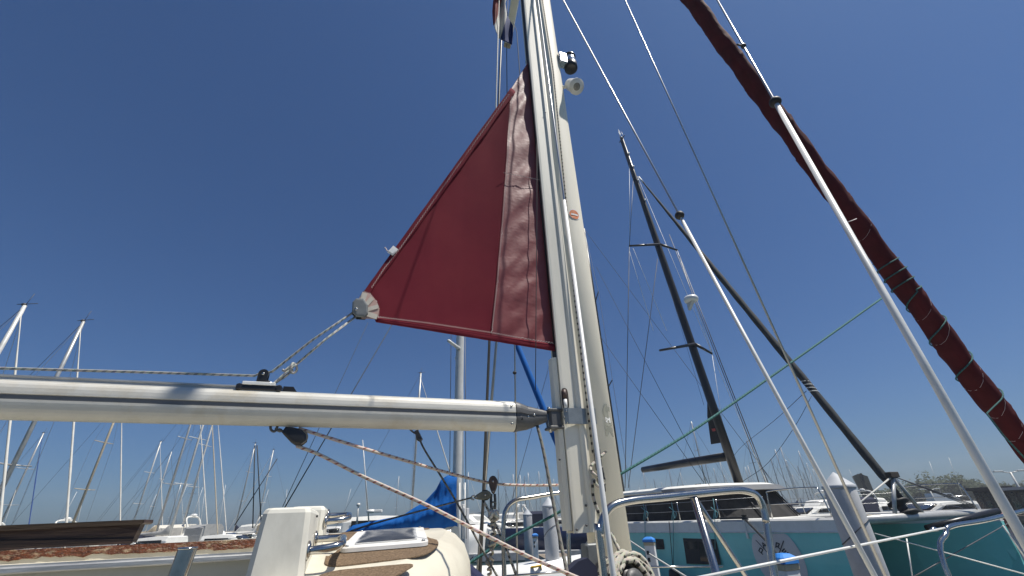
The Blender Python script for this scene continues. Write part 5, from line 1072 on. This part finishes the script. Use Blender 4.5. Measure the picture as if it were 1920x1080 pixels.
# ================================================================== OTHER BOATS (local coordinates, bow along +x)
def LB(mb_, name, m, parent): return mb_.build(name, m, parent, local=True)
def sailboat(px, py, Hm, hd, mm, jm, cm, hm, label, jibx=None, D=None, group=None, mr=None, spreaders=2, far=False, lean=0.0):
    r_ = ray(px, py); t = (Hm - CAM.z) / r_.z; P = CAM + r_ * t
    o = thing('sailboat', (P.x, P.y, 0), label, 'sailboat', group, R(hd)); L = Hm * .74; B = L * .31; fb = .75 + L * .04; xm = .08 * L
    mr = mr or (.04 + Hm * .0036); V = Vector
    g = MB(); boat_hull(g, L, B, fb, 0, (-xm, 0, 0), .3, 10 if not far else 7); LB(g, 'hull', hm, o)
    if not far: g = MB(); boat_hull(g, L * .995, B * .99, .06, 0, (-xm, 0, .0), .02, 8); LB(g, 'waterline_stripe', 'navy_hull', o)
    zc = fb + .16; g = MB(); rings = []
    for x, hw, zt in ((-L * .22, B * .30, fb + .50), (-L * .1, B * .33, fb + .52), (L * .08, B * .30, fb + .46), (L * .2, B * .2, fb + .3), (L * .25, B * .12, fb + .12)):
        rings.append([V((x - xm * .5, y, z)) for y, z in ((-hw * 1.15, fb - .1), (-hw, zt - .08), (-hw * .7, zt), (hw * .7, zt), (hw, zt - .08), (hw * 1.15, fb - .1))])
    g.loft(rings, smooth=False); cab_ = LB(g, 'cabin', 'white_deck', o)
    if not far:
        for x in (-.12, 0.0, .11):
            for sg in (-1, 1): g = MB(); g.box((x * L - xm * .5, sg * (B * .335 - abs(x) * B * .2), fb + .3), (.07 * L, .02, .07), 0); LB(g, 'window', 'dark_glass', cab_)
        g = MB(); g.prism([V((-L * .20, -B * .34, fb + .3)), V((-L * .33, -B * .36, fb + .25)), V((-L * .30, -B * .34, fb + 1.05)), V((-L * .22, -B * .3, fb + 1.0))], V((0, B * .66, 0))); LB(g, 'spray_hood', random.choice(['cover_tan', 'cover_navy', 'cover_grey']), o)
    mh = V((lean, 0, Hm)); g = MB(); g.tube([(0, 0, fb), (0, 0, Hm * .75), mh], [mr, mr * .95, mr * .75], 8); ms = LB(g, 'mast', mm, o)
    zs = [fb + (Hm - fb) * f for f in ((.38, .68) if spreaders == 2 else (.5,))]
    for z in zs:
        for sg in (-1, 1): g = MB(); g.tube([(0, 0, z), (-.12, sg * B * .33, z + .05)], [mr * .45, mr * .3], 5); LB(g, 'spreader', mm, ms)
    wr_ = .011 if not far else .016
    for sg in (-1, 1):
        pth = [(-.05, sg * B * .46, fb)] + [(-.12, sg * B * .33, z + .05) for z in zs[-1:]] + [mh]; g = MB(); g.tube(pth, wr_, 4, False); LB(g, 'shroud', 'wire', o)
    g = MB(); g.tube([mh, (-L / 2 - xm + .1, 0, fb)], wr_, 4, False); LB(g, 'backstay', 'wire_dark', o)
    bx = L * .43 - xm + .03 * L
    g = MB(); a = V((.05, 0, Hm * .96)); b = V((bx + L * .05, 0, fb + .25))
    if jm:
        K = 14; g.tube([a.lerp(b, k / K) for k in range(K + 1)], [(.35 + .65 * min(1, k / 5)) * mr * (.46 if Hm < 11 else .5) * (1 + .12 * math.sin(k * 2.3)) for k in range(K)] + [mr * .3], 8); LB(g, 'furled_jib', jm, o)
    else: g.tube([a, b], wr_, 4, False); LB(g, 'forestay', 'wire_dark', o)
    bl = L * .40; zb = fb + 1.05; g = MB(); g.tube([(-.05, 0, zb), (-bl, 0, zb + .05)], .06, 7); LB(g, 'boom', mm, o)
    if cm:
        rings = []; K = 12
        for k in range(K + 1):
            f = k / K; x = -.02 - (bl - .1) * f; h = .20 + .22 * (1 - f) ** 2 + (.75 if k == 0 else .45 if k == 1 else 0) * .6; wv = .10 + .04 * math.sin(k * 1.9)
            rings.append([V((x, wv * math.cos(q) * (1 - .2 * math.sin(q)), zb - .08 + h / 2 + h / 2 * math.sin(q))) for q in [2 * math.pi * j / 10 for j in range(10)]])
        g = MB(); g.loft(rings); LB(g, 'sail_cover', cm, o)
    if not far:
        g = MB(); g.tube([(.0, 0, Hm), (.05, .05, Hm + .55)], .012, 4); g.tube([(-.3, 0, Hm + .05), (.4, 0, Hm + .1)], .014, 4); g.lathe((-.05, 0, Hm), [(mr * .9, 0), (mr * 1.1, .05), (mr * .5, .1)], 8); LB(g, 'masthead', 'spar_dark', ms)
        for sg in (-1, 1):
            g = MB(); g.tube([(bx + .05 * L, sg * .1, fb + .3), (bx - .05 * L, sg * B * .22, fb + .9), (-L * .1, sg * B * .45, fb + .65), (-L * .45 - xm * .5, sg * B * .38, fb + .65)], .012, 4); LB(g, 'guard_rail', 'stainless', o)
    return o
G1 = 'sailboats moored on the left of the marina'
sailboat(47, 573, 10.2, 8, 'spar_white', 'jib_white', 'cover_grey', 'white_hull', 'white-masted sailboat at the far left edge with whip antenna on its masthead', group=G1, mr=.082)
sailboat(157, 603, 10.6, 2, 'spar_alu', 'jib_white', 'cover_white', 'white_hull', 'sailboat at left whose grey mast passes behind the boom beside a rolled white jib', group=G1, mr=.078)
sailboat(82, 812, 12, -4, 'spar_alu', 'jib_blue', 'cover_navy', 'white_hull', 'sailboat at left with a thin dark blue furled jib', group=G1)
sailboat(232, 745, 12, 4, 'spar_tan', 'cover_white', 'cover_tan', 'cream_hull', 'sailboat with beige mast and twisted cream jib rising above the dark wooden board', group=G1)
sailboat(302, 828, 12.5, 6, 'spar_white', 'jib_white', 'cover_grey', 'white_hull', 'sailboat with slim white mast just right of the dark wooden board', group=G1)
sailboat(322, 847, 13, 20, 'spar_white', None, None, 'white_hull', 'far sailboat with short bare mast right of the slim white mast', group=G1, far=True)
sailboat(375, 740, 14, 5, 'spar_alu', 'jib_white', 'cover_tan', 'white_hull', 'sailboat with stout grey mast and two spreaders left of the white box', group=G1)
sailboat(398, 740, 13.5, -3, 'spar_white', 'spar_tan', 'cover_grey', 'white_hull', 'sailboat with white mast and beige furled jib left of the white box', group=G1)
sailboat(340, 905, 12, 10, 'spar_alu', 'jib_white', 'cover_white', 'white_hull', 'small far sailboat with low mast in the cluster left of the white box', group=G1, far=True)
sailboat(373, 888, 13, -6, 'spar_dark', 'jib_white', 'cover_tan', 'grey_hull', 'far sailboat with dark mast in the cluster left of the white box', group=G1, far=True)
sailboat(409, 760, 15, 3, 'spar_white', 'jib_white', None, 'white_hull', 'tall white-masted sailboat rightmost of the cluster left of the white box', group=G1)
sailboat(479, 831, 13.2, 186, 'spar_alu', None, 'cover_navy', 'white_hull', 'sailboat with black sail cover and silver mast just left of the white box', group=G1)
sailboat(513, 843, 13.2, 184, 'spar_white', 'jib_white', 'cover_navy', 'white_hull', 'sailboat with white mast rising right behind the white box', group=G1)
sailboat(789, 700, 14, 10, 'spar_alu', 'cover_white', None, 'white_hull', 'sailboat with grey mast left of the blue sail cover, partly behind the pink rope')
sailboat(748, 893, 14, -10, 'spar_white', None, None, 'white_hull', 'far sailboat with short white mast over the white yacht roof', far=True)
# the thicket of far masts, middle and right
G2 = 'far sailboats crowding the marina behind the mast'; LAB2 = ['far sailboat with thin %s mast seen between the pink rope and the cream mast', 'far sailboat with thin %s mast seen under the black boom of the catamaran', 'far sailboat with thin %s mast right of the catamaran cabin']
far_list = [(878, 885, 13), (934, 880, 14), (962, 889, 13), (975, 891, 12), (983, 892, 13), (990, 886, 14), (1010, 884, 14), (1024, 888, 13), (1038, 898, 12), (915, 905, 13), (948, 905, 12), (1003, 903, 13)]
mid_list = [(1296, 790, 14.5), (1205, 880, 13), (1226, 898, 12), (1252, 870, 14), (1275, 885, 13), (1322, 868, 14), (1338, 878, 13), (1348, 860, 14), (1310, 905, 12), (1240, 905, 12), (1358, 892, 12)]
rgt_list = [(1400, 826, 14), (1397, 876, 13), (1402, 873, 13), (1445, 860, 13.5), (1453, 843, 14), (1463, 838, 14), (1495, 873, 13), (1497, 845, 14.5), (1512, 868, 13.5), (1424, 868, 13), (1473, 862, 13), (1485, 890, 12), (1505, 885, 12), (1524, 880, 12), (1433, 892, 12)]
protos = {}
for li, lst in enumerate((far_list, mid_list, rgt_list)):
    for k, (x, y, h) in enumerate(lst):
        mm = ['spar_white', 'spar_alu', 'spar_dark'][(k * 2 + li) % 3]; cn = {'spar_white': 'white', 'spar_alu': 'grey', 'spar_dark': 'dark'}[mm]
        key = (mm, (k // 3) % 2); hd = random.choice([0, 180]) + random.uniform(-14, 14)
        if key not in protos:
            protos[key] = sailboat(x, y, h, hd, mm, ['jib_white', 'wire_dark', None][(k + li) % 3], random.choice([None, 'cover_navy', 'cover_grey', 'cover_white']), random.choice(['white_hull', 'white_hull', 'cream_hull']), LAB2[li] % cn, group=G2, far=True); protos[key]['h0'] = h
        else:
            c_ = copy_tree(protos[key]); f = h / protos[key]['h0']; r_ = ray(x, y); P = CAM + r_ * ((h - CAM.z) / r_.z); c_.location = (P.x, P.y, 0); c_.scale = (f, f, f); c_.rotation_euler = (0, 0, R(hd)); c_['label'] = LAB2[li] % cn
for p_ in protos.values(): del p_['h0']
# every copy also inherited the helper value
for o in bpy.data.objects:
    if 'h0' in o: del o['h0']

def motor_yacht(px, D, L, hd, label, hm='white_hull', fly=True, canvas=None, group=None, antenna=True, sm='white_deck', hs=1.0, low=False):
    P = atD(px, 990 - (px - 480) * .0436, D); o = thing('motor_yacht', (P.x, P.y, 0), label, 'motorboat', group, R(hd)); V = Vector; B = L * .33; fb = (.65 + L * .05) * hs
    g = MB(); boat_hull(g, L, B, fb, 0, (0, 0, 0), .55, 12, .92); LB(g, 'hull', hm, o)
    g = MB(); g.tube([(-L / 2, -B * .455, fb * .62), (-L * .1, -B * .49, fb * .62), (L * .2, -B * .43, fb * .7), (L * .46, -B * .08, fb + .2)], .045, 5); g.tube([(-L / 2, B * .455, fb * .62), (-L * .1, B * .49, fb * .62), (L * .2, B * .43, fb * .7), (L * .46, B * .08, fb + .2)], .045, 5); LB(g, 'rub_rail', 'cover_grey', o)
    def house(x0, x1, x2, z0, z1, hw, name, m, par):
        g = MB(); rings = []
        for x, zt, k in ((x0, z1, .98), (x0 + .1, z1 + .04, 1), ((x0 + x1) / 2, z1 + .08, 1), (x1, z1, .96), (x2, z0 + .02, .8)):
            rings.append([V((x, y, z)) for y, z in ((-hw * k * 1.04, z0), (-hw * k, z0 + (zt - z0) * .75), (-hw * k * .88, zt), (hw * k * .88, zt), (hw * k, z0 + (zt - z0) * .75), (hw * k * 1.04, z0))])
        g.loft(rings, smooth=False); return LB(g, name, m, par)
    if low:
        g = MB(); g.loft([[V((x, y * k, fb + z)) for y, z in ((-B * .42, 0), (-B * .3, .14), (B * .3, .14), (B * .42, 0))] for x, k in ((-L * .45, .9), (0, 1), (L * .25, .8), (L * .42, .35))], smooth=False); LB(g, 'deck', sm, o)
        g = MB(); g.prism([V((-L * .1, -B * .3, fb + .1)), V((-L * .02, -B * .25, fb + .42)), V((-L * .02, B * .25, fb + .42)), V((-L * .1, B * .3, fb + .1))], V((.03, 0, 0))); LB(g, 'windscreen', 'dark_glass', o)
        g = MB(); g.loft([[V((x, y, z)) for y, z in ((-B * .47 * k, .1), (-B * .485 * k, fb * .45), (B * .485 * k, fb * .45), (B * .47 * k, .1))] for x, k in ((-L * .49, .93), (-L * .1, 1), (L * .12, .93))], smooth=False); LB(g, 'lower_band', 'grey_hull', o)
        return o
    h1 = house(-L * .22, L * .12, L * .34, fb - .05, fb + .95, B * .40, 'cabin', sm, o)
    for sg in (-1, 1):
        g = MB(); g.prism([V((x, sg * B * .412, z)) for x, z in ((-L * .17, fb + .42), (L * .16, fb + .42), (L * .09, fb + .78), (-L * .17, fb + .80))], V((0, sg * .02, 0))); LB(g, 'side_window', 'dark_glass', h1)
    g = MB(); g.prism([V((L * .155, -B * .30, fb + .83)), V((L * .155, B * .30, fb + .83)), V((L * .275, B * .29, fb + .42)), V((L * .275, -B * .29, fb + .42))], V((.05, 0, .08))); LB(g, 'windscreen', 'dark_glass', h1)
    if fly:
        h2 = house(-L * .20, L * .0, L * .07, fb + .95, fb + 1.55, B * .33, 'flybridge', sm, o)
        g = MB(); g.tube(curve([V((-L * .16, -B * .34, fb + 1.3)), V((-L * .2, -B * .32, fb + 2.2)), V((-L * .2, 0, fb + 2.35)), V((-L * .2, B * .32, fb + 2.2)), V((-L * .16, B * .34, fb + 1.3))], 4), .07, 6); ar = LB(g, 'radar_arch', sm, o)
        g = MB(); g.lathe((-L * .2, 0, fb + 2.38), [(.18, 0), (.26, .04), (.26, .14), (.12, .2)], 12); LB(g, 'radar', 'white_hull', ar)
    if canvas:
        g = MB(); g.loft([[V((-L * .46 + dx, y, fb + z)) for y, z in ((-B * .40, .3), (-B * .38, 1.5), (-B * .25, 1.75), (B * .25, 1.75), (B * .38, 1.5), (B * .40, .3))] for dx in (0, L * .12, L * .26)], smooth=False); LB(g, 'cockpit_canvas', canvas, o)
    if antenna:
        g = MB(); g.tube([(-L * .15, B * .2, fb + 1.4), (-L * .2, B * .2, fb + 4.6)], .016, 4); LB(g, 'antenna', 'spar_white', o)
    for sg in (-1, 1):
        g = MB(); g.tube(curve([V((-L * .05, sg * B * .46, fb + .1)), V((L * .0, sg * B * .46, fb + .6)), V((L * .3, sg * B * .34, fb + .85)), V((L * .52, 0, fb + 1.0))], 4), .018, 5); LB(g, 'bow_rail', 'stainless', o)
        for q in (.1, .25, .4): g = MB(); yy = sg * B * (.46 - .5 * max(0, q - .1) ** 1.3); g.tube([(L * q, yy, fb + .1), (L * q, yy, fb + .7 + q * .5)], .014, 4); LB(g, 'stanchion', 'stainless', o)
    return o
G3 = 'motor yachts moored across the marina'
motor_yacht(400, 52, 10, 8, 'white motor yacht with dark side windows just left of the white box', group=G3, canvas='cover_white')
motor_yacht(345, 50, 7.5, 160, 'small white motorboat with grey canvas between dark board and white box', group=G3, canvas='cover_grey', fly=False)
motor_yacht(302, 46, 7.5, 172, 'white motorboat low behind the end of the dark wooden board', group=G3, fly=False)
motor_yacht(428, 44, 6.5, 5, 'motorboat with turquoise hull peeping over the peeling rail', 'teal_small', group=G3, fly=False)
motor_yacht(462, 54, 9, 176, 'white motor yacht under the black sail cover beside the white box', group=G3, canvas='cover_tan')
motor_yacht(732, 31, 11.5, 4, 'large white motor yacht whose roof shows over the blue sail cover', group=G3, hs=1.35, fly=False)
motor_yacht(905, 50, 10, 10, 'white motor yacht with dark windows between the shrouds right of the blue cover', group=G3, canvas='cover_grey')
motor_yacht(938, 58, 11, 175, 'white flybridge yacht behind the knotted rope', group=G3)
motor_yacht(962, 52, 8.5, 168, 'white motorboat with black canvas left of the small grey piling', group=G3, canvas='cover_navy', fly=False)
motor_yacht(1012, 60, 10, 12, 'white motor yacht between the two cone-capped pilings', group=G3, canvas='cover_grey')
motor_yacht(1056, 55, 9, 172, 'white motorboat just right of the nearer small piling', group=G3, fly=False)
motor_yacht(1526, 62, 9.5, 200, 'white motor yacht in the gap left of the thick piling', group=G3)
motor_yacht(1505, 70, 9, 175, 'far white motorboat right of the catamaran cabin', group=G3, fly=False)
motor_yacht(898, 13.5, 5.2, -3, 'white day cruiser with grey lower hull, bow towards the grey piling', group=None, fly=False, antenna=False, hs=1.05, low=True)
motor_yacht(1735, 62, 9, 190, 'white motor yacht beyond the catamaran crossbeam', group=G3, fly=False, sm='white_deck')
motor_yacht(1645, 66, 8.5, 20, 'dark-hulled motorboat left of the white A-frame on the catamaran', 'navy_hull', group=G3, canvas='cover_navy')
motor_yacht(1770, 58, 8, 170, 'motorboat with red hull right of the white A-frame', 'red_paint', group=G3, fly=False, sm='white_deck')
motor_yacht(880, 46, 9.5, -8, 'grey motor yacht beside the flat-topped pale piling', 'grey_hull', group=G3)
for k, (x, D, hd) in enumerate(((20, 52, 5), (90, 58, 170), (170, 55, 12), (240, 60, 186), (560, 52, 8), (620, 56, 172), (1100, 60, 5), (1180, 75, 170))):
    motor_yacht(x, D, 9 + k % 3, hd, 'white motor yacht mostly hidden behind the foreground boat', group='motor yachts hidden behind the foreground boat', fly=k % 2 == 0)
# tall whip antennas seen left of the blue cover
P = atD(692, 952, 23); an = thing('whip_antenna', P, 'tall thin white whip antenna rising over the white yacht roof', 'antenna')
g = MB(); g.tube([atD(692, 985, 23), atD(680, 825, 23)], [.035, .018], 6); g.build('whip', 'spar_white', an)
g = MB(); c = atD(696, 960, 23); g.lathe(c - UP * .05, [(.1, 0), (.22, .04), (.22, .1), (.1, .16)], 12); g.box(c + Vector((.25, 0, .02)), (.25, .12, .06), R(5), .02); g.build('scanner', 'white_hull', an)
P = atD(672, 965, 23); an2 = thing('stub_antenna', P, 'short white pole antenna left of the tall whip antenna', 'antenna')
g = MB(); g.tube([atD(669, 985, 23), atD(672, 945, 23)], [.05, .025], 6); g.build('pole', 'spar_white', an2); g = MB(); g.lathe(atD(672, 947, 23), [(.07, -.05), (.09, 0), (.07, .08)], 8); g.build('head', 'spar_white', an2)
# yellow coil on the dock
yc = atZ(1003, 1068, 1.05); P = [Vector((yc.x + .16 * math.cos(k * .5) * (1 + .1 * math.sin(k)), yc.y + .08 * math.sin(k * .5), yc.z + .10 * (k % 13) / 13)) for k in range(60)]
rope('yellow_hose', P, .02, 'yellow', 'coil of yellow hose lying near the bow of the white day cruiser', n=6, cat='hose')

# stray shrouds and stays of neighbouring boats crossing the sky
def strayline(pts, D, r_, m, label): return rope('rigging_wire', [atD(x, y, d) for (x, y), d in zip(pts, D)], r_, m, label, n=5, cat='wire')
strayline([(740, 600), (533, 953)], (7.5, 6.2), .0075, 'line_dark', 'dark backstay slanting down from under the sail to the left box')
strayline([(690, 605), (530, 950)], (7.8, 6.2), .004, 'line_dark', 'faint thin wire left of the dark backstay below the clew')
strayline([(520, 860), (440, 985)], (8, 8), .007, 'line_dark', 'thin dark wire crossing behind the white box at left')
strayline([(478, 835), (474, 990)], (9, 9), .009, 'line_dark', 'black vertical wire just left of the white box')
strayline([(482, 835), (490, 985)], (9, 9), .009, 'line_dark', 'second black vertical wire touching the white box at left')
strayline([(1118, 500), (1330, 910)], (14, 13), .007, 'line_dark', 'faint wire slanting from the cream mast towards the black boom')
strayline([(1125, 630), (1320, 905)], (14, 13), .007, 'line_dark', 'lower faint wire slanting from the cream mast towards the black boom')
strayline([(1255, 540), (1320, 760)], (13, 13), .004, 'line_dark', 'very faint wire left of the black mast')
P = [(1740, 700), (1560, 725), (1480, 770), (1400, 830), (1355, 880)]
rope('slack_line', curve([atD(1522, 742, 17.5), atD(1490, 800, 17.5), atD(1440, 868, 18), atD(1392, 903, 19)], 6), .008, 'line_dark', 'thin slack dark line hanging between the catamaran mast foot and its headsail', n=5, cat='line')
rope('slack_line', curve([atD(1512, 733, 6.5), atD(1450, 790, 9), atD(1390, 838, 12), atD(1365, 870, 14)], 6), .004, 'line_dark', 'upper thin slack line between the catamaran boom and headsail', n=5, cat='line')
sailboat(1095, 429, 25, 176, 'carbon', None, 'cover_navy', 'navy_hull', 'big yacht whose black masthead peeps out behind the right edge of the cream mast', mr=.12, far=True)

# ================================================================== FAR SHORE DETAILS
def tree(px, D, h, wd, label, kind):
    d = ray(px, 940); k = D / math.hypot(d.x, d.y); x, y = d.x * k, d.y * k; z0 = 1.2; o = thing('tree', (x, y, z0), label, 'tree', 'low trees on the far shore')
    g = MB(); g.tube(curve([(x, y, z0 - .3), (x + .1, y, z0 + h * .25), (x - .15, y + .1, z0 + h * .5)], 3), [.18, .17, .16, .15, .13, .1, .08], 6)
    for a in range(4): g.tube([(x, y, z0 + h * .3), (x + wd * .3 * math.cos(a * 1.6), y + wd * .3 * math.sin(a * 1.6), z0 + h * .65)], [.09, .04], 5)
    g.build('trunk', 'bark', o); g = MB(); rng = random.Random(px); vs = []; fs = []
    cl = [(rng.uniform(-.42, .42) * wd, rng.uniform(-.4, .4) * wd, rng.uniform(.42, .85) * h, rng.uniform(.16, .28) * wd) for _ in range(11)]
    for cx, cy, cz, cr in cl:
        for _ in range(130):
            u = Vector((rng.gauss(0, 1), rng.gauss(0, 1), rng.gauss(0, .75))).normalized() * cr * rng.uniform(.5, 1.1); c = Vector((x + cx, y + cy, z0 + cz)) + u; s_ = rng.uniform(.25, .55); a = Vector((rng.uniform(-1, 1), rng.uniform(-1, 1), rng.uniform(-1, 1))).normalized(); b = a.orthogonal().normalized()
            i = len(vs); vs += [c + a * s_, c + b * s_ * .6, c - a * s_, c - b * s_ * .6]; fs.append((i, i + 1, i + 2, i + 3))
    g.add(vs, fs); g.build('crown', kind, o)
k = 0
for px in list(range(1690, 1850, 11)) + [1560, 1575, 1640, 1655]:
    tree(px, 205 + 12 * math.sin(px), 5.2 + 1.4 * math.sin(px * .9) + (1.2 if 1740 < px < 1800 else -1.4 if px < 1700 else 0), 8.5 + 2 * math.sin(px * .37), 'low dark green tree in the row on the far shore at the right', ['leaf_a', 'leaf_b'][k % 2]); k += 1
for px in list(range(1385, 1420, 12)) + list(range(1860, 1925, 14)): tree(px, 214, 4.2, 8, 'low dark green tree in the row on the far shore at the right', 'leaf_a')
# dark sheds at the right
def shed(px0, px1, ytop, D, label, roof):
    a = atD(px0, 945, D); b = atD(px1, 935, D); ztop = atD((px0 + px1) / 2, ytop, D).z; o = thing('quay_shed', ((a.x + b.x) / 2, (a.y + b.y) / 2, .6), label, 'shed'); ctr = Vector(((a.x + b.x) / 2, (a.y + b.y) / 2, 0)); ln = (Vector((b.x, b.y, 0)) - Vector((a.x, a.y, 0))).length; rz = math.atan2(b.y - a.y, b.x - a.x)
    g = MB(); g.box(ctr + UP * (ztop + .6) / 2, (ln / 2, 2.2, (ztop - .6) / 2), rz); wl_ = g.build('wall', 'shed_dark', o)
    g = MB(); g.box(ctr + UP * (ztop + .12), (ln / 2 + .4, 2.6, .12), rz); g.build('roof', roof, o)
    ax = Vector((math.cos(rz), math.sin(rz), 0)); ay = Vector((-math.sin(rz), math.cos(rz), 0))
    for k in range(5): g = MB(); g.frame(ctr + ax * ln * (-.4 + .2 * k) - ay * 2.23 + UP * (1.0 + ztop) / 2, ax, ay, UP, ln * .07, .03, (ztop - 1.4) / 2); g.build('glass_panel', 'dark_glass', wl_)
    g = MB(); g.box(ctr + UP * .45, (ln / 2 + 2, 4, .25), rz); g.build('quay_slab', 'plank', o)
shed(1836, 1898, 918, 70, 'long black floating shed on the far quay behind the white sleeve', 'shed_dark'); shed(1899, 1990, 917, 68, 'black shed with pale roof edge at the far right', 'shed_roof')
# leaf-shaped rusty sculpture
sq = atD(1622, 938, 120); sx = thing('sculpture', (sq.x, sq.y, 1.0), 'rusty brown sculpture of upright splayed plates on the far shore', 'sculpture')
for pts, m in ((((1598, 893), (1609, 888), (1632, 938), (1623, 940)), 'corten'), (((1605, 890), (1616, 887), (1638, 936), (1630, 938)), 'corten'), (((1612, 892), (1615, 900), (1640, 937), (1634, 940)), 'corten_dark'), (((1612, 888), (1627, 893), (1642, 930), (1636, 937)), 'corten'), (((1613, 887), (1618, 890), (1622, 906), (1616, 903)), 'corten_dark')):
    g = MB(); P0 = [atD(x, y, 120 + (0 if m == 'corten' else -1.2)) for x, y in pts]; g.prism(P0, Vector((.5, .9, 0))); g.build('plate', m, sx)
# lamp posts, van, pedal boats
def lamp(px, py, D, label):
    P = atD(px, py, D); o = thing('lamp_post', (P.x, P.y, 1.0), label, 'lamp post'); g = MB(); g.tube([(P.x, P.y, .5), (P.x, P.y, P.z)], [.14, .09], 8); g.build('pole', 'spar_white', o)
    for sg in (-1, 1): g = MB(); g.tube([(P.x, P.y, P.z - .1), (P.x + sg * 1.1, P.y, P.z + .1)], .05, 5); g.box((P.x + sg * 1.3, P.y, P.z + .1), (.5, .14, .07), 0, .02); g.build('lamp_head', 'spar_white', o)
lamp(1894, 885, 75, 'white double-armed lamp post above the black shed'); lamp(1743, 918, 110, 'white lamp post in front of the far trees')
P = atD(1768, 934, 130); vn = thing('van', (P.x, P.y, 1.1), 'white van parked on the far quay below the trees', 'van')
g = MB(); g.loft([[Vector((P.x + x, P.y + y, 1.3 + z)) for x, z in ((-2.6, .2), (2.4, .2), (2.5, 1.0), (1.7, 1.3), (1.2, 2.1), (-2.5, 2.2), (-2.6, 1.9))] for y in (-.95, .95)], smooth=False); bd_ = g.build('body', 'van_white', vn)
g = MB(); g.prism([Vector((P.x + x, P.y - .96, 1.3 + z)) for x, z in ((.3, 1.3), (1.5, 1.3), (1.1, 1.95), (.3, 1.95))], Vector((0, -.02, 0))); g.build('window', 'dark_glass', vn)
for x in (-1.6, 1.5): g = MB(); g.lathe((P.x + x, P.y - .98, 1.5), [(.33, 0), (.35, .05), (.35, .2)], 14, (0, 1, 0)); g.build('wheel', 'rubber', vn)
ppd = MB(); ppd.loft([[Vector((x, y, z)) for x, z in ((-1.2, 0), (1.0, 0), (1.4, .45), (.9, .6), (-1.2, .6))] for y in (-.75, -.35)], smooth=False); ppd.loft([[Vector((x, y, z)) for x, z in ((-1.2, 0), (1.0, 0), (1.4, .45), (.9, .6), (-1.2, .6))] for y in (.35, .75)], smooth=False)
pm = ppd.mesh('float', 'white_hull'); psm = MB().box((-.2, 0, .75), (.7, .6, .28), 0, .08).mesh('seat_unit', 'pedalo_blue')
for rw in range(2):
    for k in range(8):
        px = 1790 + k * 10.2 + rw * 3; d = ray(px, 940); kk = (70 - rw * 3.2) / math.hypot(d.x, d.y); o = thing('pedal_boat', (d.x * kk, d.y * kk, 0), 'blue and white pedal boat in the rows moored before the far trees', 'pedal boat', 'pedal boats in two rows', R(100))
        for nm_, m_ in (('float', pm), ('seat_unit', psm)): c_ = bpy.data.objects.new(nm_, m_); COL.objects.link(c_); c_.parent = o

# ================================================================== AIR
g = MB(); g.box((0, 190, 14), (330, 330, 15.2)); hz = g.build('haze', 'water'); hz.data.materials.clear()
hm_ = bpy.data.materials.new('haze_air'); hm_.use_nodes = True; n_ = hm_.node_tree; n_.nodes.clear()
pv = n_.nodes.new('ShaderNodeVolumePrincipled'); pv.inputs['Color'].default_value = (0.86, 0.90, 0.95, 1); pv.inputs['Density'].default_value = 0.0008; pv.inputs['Anisotropy'].default_value = 0.2
mo = n_.nodes.new('ShaderNodeOutputMaterial'); n_.links.new(pv.outputs[0], mo.inputs['Volume']); hz.data.materials.append(hm_)
tag(hz, 'thin pale haze over the marina', kind='stuff')
